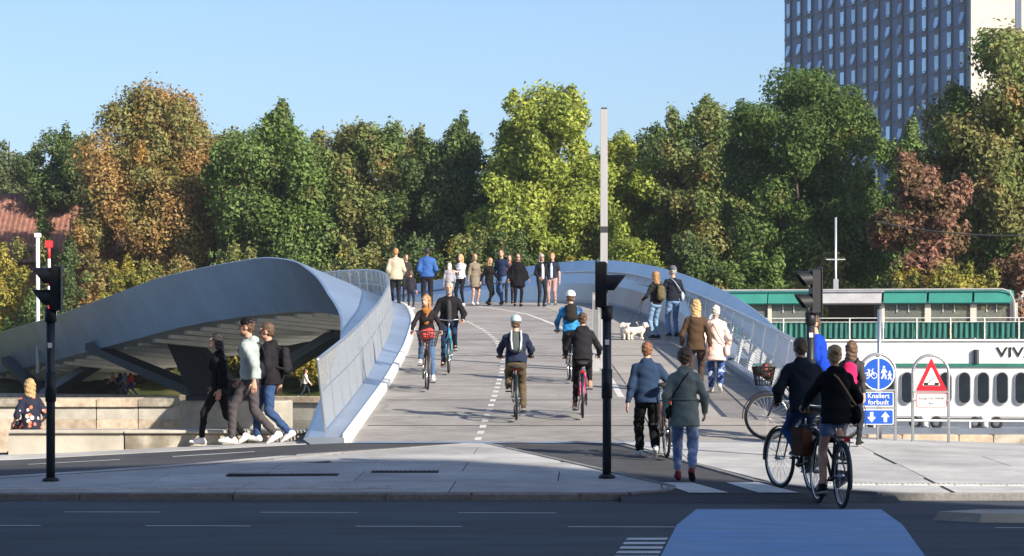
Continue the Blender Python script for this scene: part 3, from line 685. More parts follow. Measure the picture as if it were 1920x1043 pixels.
# plants on the boat
# ------------------------------------------------------------------ trees
def leaf_mat(name, c1, c2, c3, f2=(.45, .6), f3=(.6, .72), s2=.35, s3=.7):
    m, nt, b = new_mat(name); L = nt.links.new
    tc = N(nt, 'ShaderNodeTexCoord'); g = N(nt, 'ShaderNodeNewGeometry'); out = nt.nodes['Material Output']
    n1 = N(nt, 'ShaderNodeTexNoise', i_Scale=s2, i_Detail=3.0); n2 = N(nt, 'ShaderNodeTexNoise', i_Scale=s3, i_Detail=3.0)
    mp = N(nt, 'ShaderNodeMapping'); mp.inputs['Location'].default_value = (17, 5, 9); L(tc.outputs['Object'], mp.inputs[0])
    L(tc.outputs['Object'], n1.inputs['Vector']); L(mp.outputs[0], n2.inputs['Vector'])
    r1 = N(nt, 'ShaderNodeMapRange', n1=f2[0], n2=f2[1]); L(n1.outputs[0], r1.inputs[0])
    r2 = N(nt, 'ShaderNodeMapRange', n1=f3[0], n2=f3[1]); L(n2.outputs[0], r2.inputs[0])
    m1 = N(nt, 'ShaderNodeMix', data_type='RGBA'); m1.inputs[6].default_value = (*c1, 1); m1.inputs[7].default_value = (*c2, 1); L(r1.outputs[0], m1.inputs[0])
    m2 = N(nt, 'ShaderNodeMix', data_type='RGBA'); L(m1.outputs[2], m2.inputs[6]); m2.inputs[7].default_value = (*c3, 1); L(r2.outputs[0], m2.inputs[0])
    rr = N(nt, 'ShaderNodeMapRange', n3=.85, n4=2.2); L(g.outputs['Random Per Island'], rr.inputs[0])
    sc = N(nt, 'ShaderNodeVectorMath', operation='SCALE'); L(m2.outputs[2], sc.inputs[0]); L(rr.outputs[0], sc.inputs['Scale'])
    L(sc.outputs[0], b.inputs['Base Color']); b.inputs['Roughness'].default_value = .55; b.inputs['Specular IOR Level'].default_value = .25
    tr = N(nt, 'ShaderNodeBsdfTranslucent'); L(sc.outputs[0], tr.inputs[0]); mx = N(nt, 'ShaderNodeMixShader', n0=.38)
    L(b.outputs[0], mx.inputs[1]); L(tr.outputs[0], mx.inputs[2]); L(mx.outputs[0], out.inputs[0]); return m
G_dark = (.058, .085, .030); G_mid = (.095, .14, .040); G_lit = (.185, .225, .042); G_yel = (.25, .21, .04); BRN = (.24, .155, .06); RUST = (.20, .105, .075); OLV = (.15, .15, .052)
LM = {
 'olive': leaf_mat('leaf_olive', OLV, G_mid, BRN), 'brown': leaf_mat('leaf_autumn_brown', BRN, OLV, (.22, .13, .035), (.42, .58), (.55, .68)),
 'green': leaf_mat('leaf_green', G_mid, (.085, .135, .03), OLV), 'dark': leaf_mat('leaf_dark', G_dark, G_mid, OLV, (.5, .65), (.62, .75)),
 'bright': leaf_mat('leaf_yellow_green', G_lit, (.22, .25, .045), G_mid), 'rust': leaf_mat('leaf_rust', RUST, (.12, .085, .04), (.10, .09, .03)),
 'yellow': leaf_mat('leaf_yellow', G_yel, (.13, .14, .03), (.25, .16, .03)), 'mix': leaf_mat('leaf_mixed', G_mid, OLV, G_yel, (.4, .55), (.55, .66)),
 'dome': leaf_mat('leaf_dome', (.065, .105, .026), (.045, .08, .022), (.12, .125, .035), (.5, .65), (.6, .72)), 'pale': leaf_mat('leaf_pale', (.11, .13, .06), (.08, .105, .05), OLV)}
m_bark = M('bark', (.075, .06, .045), .9, 0, .3, 3, .6, 20, stretch=(3, 3, .5))
rg = np.random.default_rng(11)
def leaves(cent, rads, per, size, name, mat, parent, flat=.75):
    P = []; Nn = []
    for c, r in zip(cent, rads):
        n = int(per*r[0]*r[2]*2.2)
        d = rg.normal(size=(n, 3)); d /= np.linalg.norm(d, axis=1)[:, None]
        rr = rg.uniform(.3, 1.0, n)**.55; tl = rg.random(n) < .14; rr = np.where(tl, 1+np.minimum(rg.exponential(.09, n), .3), rr)
        P.append(np.array(c)+d*rr[:, None]*np.array(r)); Nn.append(d)
    P = np.concatenate(P); Nn = np.concatenate(Nn); n = len(P)
    nn = Nn+rg.normal(scale=.6, size=(n, 3))+np.array([0, 0, .35]); nn /= np.linalg.norm(nn, axis=1)[:, None]
    a = np.cross(nn, rg.normal(size=(n, 3))); a /= np.linalg.norm(a, axis=1)[:, None]; bb = np.cross(nn, a)
    s = (size*rg.uniform(.6, 1.35, n))[:, None]
    vs = np.stack([P-a*s*.5, P-bb*s*.30+nn*s*.06, P+a*s*.55, P+bb*s*.30+nn*s*.06], 1).reshape(-1, 3)
    fs = np.arange(4*n).reshape(-1, 4)
    return link(name, np_mesh(name, vs, fs, mat, False), parent)
def tree(px, D, ytop, hw, kind, label, ybot=600, group='trees on the far bank', cat='tree', name='leafy_tree', seed=0, leaf=.36, dens=115, trunk=True, nl=None, shape='round'):
    s = F/D; x = (px-960)/s; gz = 1.0 if D > Dq(x)+18 else (-.5 if D > Dq(x)+10 else -.95); zt = HC+(YH-ytop)/s; zb = max(gz+.3, HC+(YH-ybot)/s); W = hw/s
    root = tag(empty(name, (x, D, gz)), label, cat, group)
    rr = random.Random(seed*77+int(px)); hgt = zt-zb; n = nl or int(26+W*hgt*.75)
    cent, rads = [], []
    cz = (zb+zt)/2
    for i in range(7):
        f_ = i/6; cent.append((rr.uniform(-.35, .35)*W*(1-.4*f_), rr.uniform(-.5, .5), zb-gz+hgt*(.12+.74*f_))); q_ = min(W*.5, 2.2)*(1-.35*f_); rads.append((q_, q_, min(q_, hgt*.14)))
    for i in range(n):
        while True:
            u = [rr.uniform(-1, 1) for _ in range(3)]; ex_ = 3.2 if shape == 'dome' else 2.2; q = sum(abs(c)**ex_ for c in u)**(1/ex_)
            if q <= 1 and rr.random() < .15+q: break
        h01 = (u[2]+1)/2
        wfac = 1.0 if shape == 'round' else (1.05-.45*h01)
        if shape == 'up': wfac = .75+.3*math.sin(h01*3.0)
        cr = rr.uniform(.12, .25)*min(W*1.25, hgt*.7)
        cr = clamp(cr, .5, 1.7)
        c = (u[0]*(W-cr*.6)*wfac, u[1]*min(W, 6)*.8, cz-gz+u[2]*(hgt/2-cr*.6))
        cent.append(c); rads.append((cr*rr.uniform(.8, 1.2), cr*rr.uniform(.8, 1.2), cr*rr.uniform(.65, 1.15 if shape != 'up' else 1.7)))
    for i in range(int(n*.9)):                        # small outer sprays make the outline uneven
        c = cent[rr.randrange(n)]; a = rr.uniform(0, 6.28); cr = rr.uniform(.18, .5)
        d = V((c[0]/max(W, .1), c[1]/6, (c[2]-(cz-gz))/(hgt/2))).normalized() if any(c) else V((0, 0, 1))
        k = rr.uniform(.4, 1.0); cent.append((c[0]+d.x*k, c[1]+d.y*k, c[2]+abs(d.z)*k)); rads.append((cr, cr, cr*1.9))
    leaves(cent, rads, dens, leaf, 'crown', LM[kind], root)
    if trunk:
        b = MB(); th = max(cz-gz, 1.5); tr_ = .022*hgt+.1
        b.tube([(0, 0, -.3), (.1, 0, th*.4), (-.15, .1, th*.8), (.1, 0, th*1.2)], [tr_, tr_*.8, tr_*.55, tr_*.25], 8)
        b.build('trunk', m_bark, root, True)
        for i in range(min(10, n)):
            c = cent[i*max(1, n//10) % n]; t0 = V((0, 0, th*rr.uniform(.35, .9))); b = MB(); mid = (t0+V(c))*.5+V((0, 0, .3)); b.tube([t0, mid, V(c)], [tr_*.4, tr_*.25, tr_*.08], 5); b.build('limb', m_bark, root, True)
    return root
TR = [
 (-110, 178, 330, 100, 'olive', 'olive tree screening the gable end of the tiled house', 600, 'round'), (-270, 186, 250, 120, 'green', 'green tree standing past the gable end of the tiled house', 600, 'round'), (2060, 140, 180, 130, 'green', 'green tree past the stern of the restaurant boat', 560, 'round'),
 (15, 205, 283, 110, 'pale', 'pale hazy green tree behind the end of the red roof', 385, 'round'),
 (118, 196, 250, 105, 'dark', 'dark green tree rising directly behind the red tiled roof', 390, 'round'),
 (290, 180, 168, 165, 'brown', 'tall olive brown tree with orange tips beside the red roof', 590, 'up'),
 (400, 184, 235, 100, 'olive', 'narrow olive tree wedged between the orange tipped and green trees', 590, 'up'),
 (525, 174, 205, 135, 'green', 'mid green tree above the hump of the bridge wing', 590, 'up'),
 (640, 178, 236, 100, 'mix', 'yellow flecked narrow tree beside the mid green tree', 590, 'up'),
 (725, 174, 222, 115, 'olive', 'olive green tree behind the beige jacket', 590, 'up'),
 (845, 172, 234, 115, 'dark', 'dark green tree behind the striped jumper', 590, 'up'),
 (1025, 166, 166, 158, 'bright', 'broad bright yellow green tree behind the group of strollers', 560, 'dome'),
 (1165, 170, 245, 105, 'bright', 'low yellow green tree next to the tall lamp column', 560, 'round'),
 (1262, 182, 225, 105, 'dark', 'dark tree beside the brown topped one, left flank', 570, 'round'),
 (1330, 168, 190, 125, 'olive', 'brown topped olive tree beside the huge green dome', 570, 'round'),
 (1505, 152, 104, 178, 'dome', 'huge dome shaped green tree in front of the tower', 575, 'dome'),
 (1690, 170, 245, 105, 'green', 'green tree at the foot of the tower between two big ones', 560, 'round'),
 (1885, 142, 50, 185, 'olive', 'tall olive green tree covering the pale corner of the tower', 560, 'dome'),
 (1735, 132, 305, 95, 'rust', 'rust red tree in front of the tall olive tree', 565, 'cone')]
for i, t in enumerate(TR): tree(t[0], t[1], t[2], t[3], t[4], t[5], t[6], seed=i, shape=t[7], dens=(330 if t[4] in ('dome', 'bright') else 250), leaf=(.22 if t[4] == 'dome' else .26))
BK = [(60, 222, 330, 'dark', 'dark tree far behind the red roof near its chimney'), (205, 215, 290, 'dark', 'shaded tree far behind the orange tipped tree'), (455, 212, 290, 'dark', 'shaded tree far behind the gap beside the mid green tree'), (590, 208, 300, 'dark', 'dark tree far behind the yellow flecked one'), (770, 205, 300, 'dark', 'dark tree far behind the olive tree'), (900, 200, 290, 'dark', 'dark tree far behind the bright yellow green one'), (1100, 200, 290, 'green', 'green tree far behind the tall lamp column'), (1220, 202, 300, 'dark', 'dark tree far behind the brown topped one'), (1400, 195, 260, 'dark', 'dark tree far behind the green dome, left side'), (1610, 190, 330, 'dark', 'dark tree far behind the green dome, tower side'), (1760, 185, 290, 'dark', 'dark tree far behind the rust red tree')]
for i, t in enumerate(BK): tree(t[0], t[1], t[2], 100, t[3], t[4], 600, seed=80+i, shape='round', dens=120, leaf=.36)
SH = [
 (85, 180, 385, 50, 'olive', 'thin olive sapling in front of the red tiled roof'), (165, 176, 400, 45, 'brown', 'thin russet sapling beside the red tiled roof'),
 (20, 172, 470, 60, 'yellow', 'tawny shrub by the white mast'), (125, 168, 455, 60, 'dark', 'dark shrub below the red roof'), (235, 164, 488, 60, 'yellow', 'golden bush above the low end of the bridge wing'),
 (330, 163, 500, 70, 'brown', 'russet bush in front of the orange tipped tree'), (430, 160, 470, 70, 'mix', 'green and gold bush above the rising bridge wing'), (560, 158, 470, 70, 'green', 'green bush behind the top of the bridge hump'),
 (660, 156, 450, 70, 'mix', 'gold flecked bush beside the beige jacket'), (760, 155, 440, 70, 'dark', 'dark bush between the beige jacket and the blue jacket'), (860, 152, 430, 70, 'mix', 'yellow dotted bush behind the striped jumper'),
 (960, 150, 440, 80, 'dark', 'shadowy bush behind the black cape'), (1070, 150, 478, 60, 'yellow', 'small golden bush beside the pinkish trousers'), (1180, 150, 440, 90, 'bright', 'lime green bush above the right bridge wing'),
 (1300, 146, 440, 90, 'dark', 'dark bush behind the two backpackers'), (1420, 143, 470, 80, 'green', 'green bush above the boat canopy end'), (1560, 138, 470, 90, 'mix', 'green and gold bush behind the boat mast'),
 (1700, 132, 470, 80, 'mix', 'olive bush below the rust red tree'), (1790, 128, 480, 70, 'yellow', 'yellow bush above the boat canopies'), (1890, 130, 470, 80, 'rust', 'purple brown bush behind the navy tent'),
 (60, 172, 580, 110, 'green', 'green thicket under the far end of the bridge'), (250, 168, 655, 110, 'mix', 'sunlit thicket behind the walkers on the far quay'), (620, 156, 640, 80, 'yellow', 'green thicket tinted sunlit yellow under the near end of the bridge hump'), (470, 162, 640, 100, 'dark', 'dark thicket under the middle of the bridge')]  # hump thicket: sun on green foliage is put into its yellow leaf colour
for i, t in enumerate(SH): tree(t[0], t[1], t[2], t[3], t[4], t[5], 690 if i < 20 else 745, 'shrubs on the far bank', 'shrub', 'leafy_shrub', 40+i, .22, 260, False, 26)

# ------------------------------------------------------------------ street furniture
def hood_signal(name, px, py, ytop, ybot, lab, hoods, face, n_l=2, pole_w=.053, z_extra=None):
    p = foot(px, py); s = F/p.y; zt = HC+(YH-ytop)*p.y/F-p.z; zb = HC+(YH-ybot)*p.y/F-p.z
    root = tag(empty(name, p, face), lab, 'traffic light')
    MB().tube([(0, 0, -.1), (0, 0, zb+.02)], pole_w, 14).build('pole', m_black, root, True)
    MB().loft([[(r*math.cos(a), r*math.sin(a), z) for a in np.linspace(0, 2*math.pi, 17)[:-1]] for r, z in ((.10, 0), (.10, .03), (.07, .05))]).build('base_flange', m_black, root, True)
    MB().tube([(0, 0, .95), (0, 0, 1.3)], pole_w+.012, 14).build('push_button_sleeve', m_blackplastic, root, True)
    MB().tube([(0, 0, zb-.12), (0, 0, zb+.04)], pole_w+.018, 12).build('bracket', m_blackplastic, root, True)
    MB().tube([(0, 0, zb-.02), (.0, .08, zb+.06)], .03, 8).build('arm', m_blackplastic, root, True)
    h = zt-zb
    hd = MB().box((0, .06, (zt+zb)/2+.02), (.22, .12, h), bev=.02).build('lantern', m_blackplastic, root)
    MB().box((0, .126, (zt+zb)/2+.02), (.25, .012, h+.05), bev=.003).build('backboard', m_black, hd)
    for k in range(n_l):
        z = zb+.02+h*(k+.5)/n_l; rr = min(.105, h/n_l*.42)
        MB().tube([(0, .005, z), (0, -.015, z)], rr, 16).build('lens', m_glass, hd, True)
        b = MB(); a0, a1 = rad(-35), rad(215); arc = np.linspace(a0, a1, 14); L_ = .22
        o1 = [(rr*1.12*math.cos(a), .002, z+rr*1.12*math.sin(a)) for a in arc]; o2 = [(rr*1.12*math.cos(a), 0-L_*(.35+.65*clamp((math.sin(a)+.6)/1.6)), z+rr*1.12*math.sin(a)) for a in arc]
        i1 = [(p_[0]*.94, p_[1], z+(p_[2]-z)*.94) for p_ in o1]; i2 = [(p_[0]*.94, p_[1], z+(p_[2]-z)*.94) for p_ in o2]
        b.strip(o1, o2); b.strip(i2, i1); b.strip(o2, i2); b.build('hood', m_blackplastic, hd, True)
    return root
hood_signal('traffic_light', 95, 903, 503, 585, 'black traffic light on a pole at the left of the paved island', 2, rad(-86))
hood_signal('traffic_light', 1138, 897, 494, 580, 'black traffic light on a pole at the right tip of the paved island', 2, rad(84), 1)
hood_signal('traffic_light', 1520, 858, 507, 592, 'black traffic light on a pole behind the cyclist in the dark padded jacket', 2, rad(-82))
# sticker on the signal poles
for o in [o for o in COL.objects if o.name.startswith('traffic_light')]:
    MB().box((0, 0, 0), (.05, .01, .06)).build('sticker', m_signwhite, o).matrix_local = Matrix.Rotation(-o.rotation_euler.z, 4, 'Z') @ Matrix.Translation((0, -.057, 1.62))

lp = V((1.88, 54.5, DZ(54.5)))
lc = tag(empty('lamp_column', lp), 'very tall square aluminium lamp column standing on the bridge', 'lamp column')
zt = HC+(YH-205)*54.5/F-lp.z
MB().box((0, 0, zt/2), (.145, .145, zt), bev=.012).build('mast', m_alu, lc)
MB().box((0, 0, HC+(YH-431)*54.5/F-lp.z), (.155, .155, .13), bev=.005).build('collar', m_darksteel, lc)
MB().box((0, 0, .02), (.3, .3, .05), bev=.01).build('base_plate', m_rail, lc)
MB().box((0, 0, zt+.01), (.12, .12, .04)).build('cap', m_darksteel, lc)
cb = tag(empty('control_cabinet', (1.70, 54.0, DZ(54.0))), 'slim grey metal control post beside the tall lamp column', 'cabinet')
MB().box((0, 0, .78), (.14, .16, 1.58), bev=.012).build('housing', m_alu, cb); MB().box((0, -.082, .95), (.1, .008, 1.0)).build('door', m_rail, cb); MB().box((0, 0, 1.585), (.16, .18, .04), bev=.008).build('lid', m_rail, cb)

def hoop_sign(px, D, ytop, hw, lab):
    p = on(px, D); root = tag(empty('hoop_sign', p, rad(3)), lab, 'sign'); s = F/D; r = hw/s; zt = HC+(YH-ytop)*D/F-p.z
    pts = [(-r, 0, -.15), (-r, 0, zt-r)]+[(r*math.cos(a), 0, zt-r+r*math.sin(a)) for a in np.linspace(math.pi, 0, 15)[1:-1]]+[(r, 0, zt-r), (r, 0, -.15)]
    MB().tube(pts, .024, 10, up=(0, 1, 0)).build('hoop', m_rail, root, True); return root, s, p, r, zt
def flat(poly, y, th=.004): 
    n = len(poly); b = MB(); b.add([(x, y, z) for x, z in poly]+[(x, y+th, z) for x, z in poly], [tuple(range(n)), tuple(range(2*n-1, n-1, -1))]+[(i, n+i, n+(i+1) % n, (i+1) % n) for i in range(n)]); return b
def disc(r, z, n=32): return [(r*math.cos(2*math.pi*i/n), z+r*math.sin(2*math.pi*i/n)) for i in range(n)]
def rrect(w_, h_, z, r=.02, n=4):
    pts = []
    for cx, cy, a0 in ((w_/2-r, h_/2-r, 0), (-w_/2+r, h_/2-r, 90), (-w_/2+r, -h_/2+r, 180), (w_/2-r, -h_/2+r, 270)):
        for k in range(n+1): a = rad(a0+90*k/n); pts.append((cx+r*math.cos(a), z+cy+r*math.sin(a)))
    return pts
root, s, p, r, zt = hoop_sign(1646, 40.5, 664, 33, 'blue round cycle and pedestrian sign on a steel hoop with moped ban panels')
Z = lambda y: HC+(YH-y)*40.5/F-p.z
zc = Z(701); dr = 31/s
ds = flat(disc(dr, zc), -.045).build('sign_disc', m_signwhite, root); flat(disc(dr*.93, zc), -.049).build('disc_face', m_signblue, ds)
flat(rrect(.018, dr*1.8, zc, .002), -.053).build('divider', m_signwhite, ds)
b = MB()
for cx in (-dr*.72, -dr*.27): b.tube([(cx+.042*math.cos(a), -.053, zc-.03+.042*math.sin(a)) for a in np.linspace(0, 6.283, 15)[:-1]], .006, 4, closed=True, up=(0, 1, 0))
wa, wb = V((-dr*.72, -.053, zc-.03)), V((-dr*.27, -.053, zc-.03)); mid = (wa+wb)/2
for q in ([wa, V((wa.x+.03, -.053, zc+.045)), V((wb.x-.025, -.053, zc+.045)), wb], [wa, V((mid.x, -.053, zc-.035)), V((wb.x-.025, -.053, zc+.045))], [V((mid.x, -.053, zc-.035)), V((wa.x+.025, -.053, zc+.06))], [wb, V((wb.x-.03, -.053, zc+.07)), V((wb.x-.005, -.053, zc+.075))], [V((wa.x+.005, -.053, zc+.062)), V((wa.x+.045, -.053, zc+.062))]): b.tube(q, .006, 4)
b.build('cycle_symbol', m_signwhite, ds)
def walker(cx, zz, k):
    b = MB(); y = -.053
    b.add(*(lambda q: ([(x, y, z) for x, z in q], [tuple(range(len(q)))]))(disc(.017*k, zz+.088*k, 10)), 0)
    b.tube([(cx*0, y, 0), (0, y, .0)], .001, 3) if False else None
    b.v = [(v[0]+cx, v[1], v[2]) for v in b.v]
    for q, r_ in (([(cx, y, zz+.062*k), (cx-.004*k, y, zz+.0)], .022*k), ([(cx-.004*k, y, zz), (cx+.022*k, y, zz-.04*k), (cx+.026*k, y, zz-.085*k)], .011*k), ([(cx-.004*k, y, zz), (cx-.014*k, y, zz-.045*k), (cx-.034*k, y, zz-.08*k)], .011*k), ([(cx+.01*k, y, zz+.055*k), (cx+.034*k, y, zz+.02*k), (cx+.045*k, y, zz+.012*k)], .008*k), ([(cx-.01*k, y, zz+.055*k), (cx-.03*k, y, zz+.02*k), (cx-.036*k, y, zz-.0)], .008*k)):
        o = len(b.v); b.tube(q, r_, 6)
        for i in range(o, len(b.v)): x_, y_, z_ = b.v[i]; b.v[i] = (x_, y+(y_-y)*.12, z_)
    return b
walker(dr*.33, zc+.01, 1.05).build('adult_symbol', m_signwhite, ds); walker(dr*.68, zc-.03, .72).build('child_symbol', m_signwhite, ds)
for y0, y1, nm in ((735, 762, 'text_panel'), (768, 796, 'arrow_panel')):
    za, zb_ = Z(y0), Z(y1); wdt = 57/s
    q = flat(rrect(wdt, za-zb_, (za+zb_)/2), -.043).build(nm, m_signwhite, root); flat(rrect(wdt-.02, za-zb_-.02, (za+zb_)/2, .014), -.047).build('panel_face', m_signblue, q)
    if nm == 'text_panel':
        for k, tx in enumerate(('Knallert', 'forbudt')):
            t = text_mb(tx, .105, .001); t.xf(Matrix.Translation((0, -.051, za-.062-.096*k)) @ Matrix.Rotation(rad(90), 4, 'X')); t.build('lettering', m_signwhite, q)
    else:
        for sx_, up in ((-1, -1), (1, 1)):
            zc2 = (za+zb_)/2; ar = [(-.025, -.075), (.025, -.075), (.025, 0), (.065, 0), (0, .08), (-.065, 0), (-.025, 0)]
            flat([(sx_*.105+x, zc2+up*z) for x, z in (ar if up > 0 else ar[::-1])], -.052).build('arrow', m_signwhite, q)
for z in (Z(732), Z(765)): MB().box((0, -.025, z), (2*r, .03, .03)).build('crossbar', m_rail, root)
MB().tube([(0, .02, -.15), (0, .02, zt)], .02, 8).build('back_post', m_rail, root, True)
root, s, p, r, zt = hoop_sign(1745, 40.5, 666, 34, 'red triangle opening bridge warning sign on a steel hoop with white panel')
tri = lambda h_, zc_: [(-h_/1.1547, zc_-h_/2*.98), (h_/1.1547, zc_-h_/2*.98), (0, zc_+h_*1.02/1.0-h_*.5)]
zA, zB = Z(671), Z(733); w2 = 30/s
def trp(k):
    cx, cz = 0, zB+(zA-zB)*.36; q = [(-w2, zB), (w2, zB), (0, zA)]; out = []
    for i in range(3):
        x, z = q[i]; dx, dz = cx-x, cz-z; x, z = x+dx*k, z+dz*k
        for sgn in (-1, 1):
            o = q[(i+sgn) % 3]; l = math.hypot(o[0]-q[i][0], o[1]-q[i][1]); out.append((x+(o[0]-q[i][0])/l*.02, z+(o[1]-q[i][1])/l*.02))
    return [out[i] for i in (0, 1, 2, 3, 4, 5)]
ts = flat(trp(0), -.045).build('sign_triangle', m_signred, root); flat(trp(.42), -.049).build('triangle_face', m_signwhite, ts)
zz = zB+.115
flat([(-.115, zz-.035), (-.05, zz-.035), (-.05, zz+.012), (-.115, zz+.012)], -.053).build('bridge_symbol', m_signblack, ts); flat([(.05, zz-.035), (.115, zz-.035), (.115, zz+.012), (.05, zz+.012)], -.053).build('bridge_symbol', m_signblack, ts)
flat([(-.055, zz+.012), (-.045, zz+.005), (.055, zz+.085), (.048, zz+.095)], -.054).build('bascule_symbol', m_signblack, ts); flat([(-.05, zz-.035), (.05, zz-.035), (.05, zz-.02), (-.05, zz-.02)], -.053).build('water_symbol', m_signblack, ts)
za, zb_ = Z(737), Z(764); wdt = 58/s
q = flat(rrect(wdt, za-zb_, (za+zb_)/2, .03), -.043).build('text_panel', m_signred, root); flat(rrect(wdt-.025, za-zb_-.025, (za+zb_)/2, .02), -.047).build('panel_face', m_signwhite, q)
for k, tx in enumerate(('Stop for blink', 'lys')):
    t = text_mb(tx, .072, .001); t.xf(Matrix.Translation((0, -.051, (za+zb_)/2+.03-.075*k)) @ Matrix.Rotation(rad(90), 4, 'X')); t.build('lettering', m_signblack, q)
for z in (Z(735), Z(751)): MB().box((0, -.025, z), (2*r, .03, .03)).build('crossbar', m_rail, root)
# slim steel post behind the round sign
sp_ = tag(empty('steel_post', on(1649, 41.2)), 'slim grey steel post rising behind the round blue sign', 'post')
MB().tube([(0, 0, -.1), (0, 0, HC+(YH-592)*41.2/F-.2)], .035, 10).build('shaft', m_rail, sp_, True); MB().tube([(0, 0, HC+(YH-592)*41.2/F-.2), (0, 0, HC+(YH-588)*41.2/F-.2)], .042, 10).build('cap', m_darksteel, sp_, True)
# barrier mast and red-white boom at the far end of the bridge
def ring_pole(name, px, D, y0, y1, r_, lab, cat, bands=None):
    x = (px-960)*D/F; z0, z1 = HC+(YH-y0)*D/F, HC+(YH-y1)*D/F; root = tag(empty(name, (x, D, z0)), lab, cat); h = z1-z0
    if not bands: MB().tube([(0, 0, 0), (0, 0, h)], r_, 10).build('mast', m_wpaint if r_ > .06 else m_alu, root, True)
    else:
        for i in range(bands): MB().tube([(0, 0, h*i/bands), (0, 0, h*(i+1)/bands)], r_, 8).build('band', m_red if i % 2 == bands % 2-1 or (bands-i) % 2 else m_wpaint, root, True)
    return root, h
dB = 150
rt, h = ring_pole('white_mast', 71, dB, 700, 445, .11, 'white mast with camera head at the low end of the bridge', 'mast')
MB().box((0, 0, h+.1), (.34, .3, .26), bev=.04).build('camera_head', m_wpaint, rt); MB().box((0, 0, h+.28), (.3, .26, .05)).build('cap', m_darksteel, rt)
rt, h = ring_pole('barrier_boom', 92, dB-2, 690, 460, .085, 'raised red and white barrier boom near the white mast', 'barrier', 9)
MB().box((0, .0, h+.05), (.4, .2, .42), bev=.04).build('boom_light', m_red, rt); MB().box((.35, 0, h*.42), (.14, .14, h*.62)).build('support', m_wpaint, rt)
rt, h = ring_pole('white_mast', 1567, 126, 640, 408, .055, 'thin pale mast with a cross arm behind the boat', 'mast')
MB().tube([(-.45, 0, h*.66), (.45, 0, h*.66)], .035, 6).build('cross_arm', m_alu, rt); MB().box((0, 0, h*.45), (.24, .2, .6)).build('box', m_rail, rt)
# wire
a, c = at(1640, 415, 128), at(2040, 432, 128)
tag(MB().tube([a+(c-a)*t-V((0, 0, 1.2*(t-t*t)*1.5)) for t in np.linspace(0, 1, 12)], .03, 4).build('overhead_wire', m_darksteel), 'thin overhead wire crossing in front of the rust red tree', 'wire')
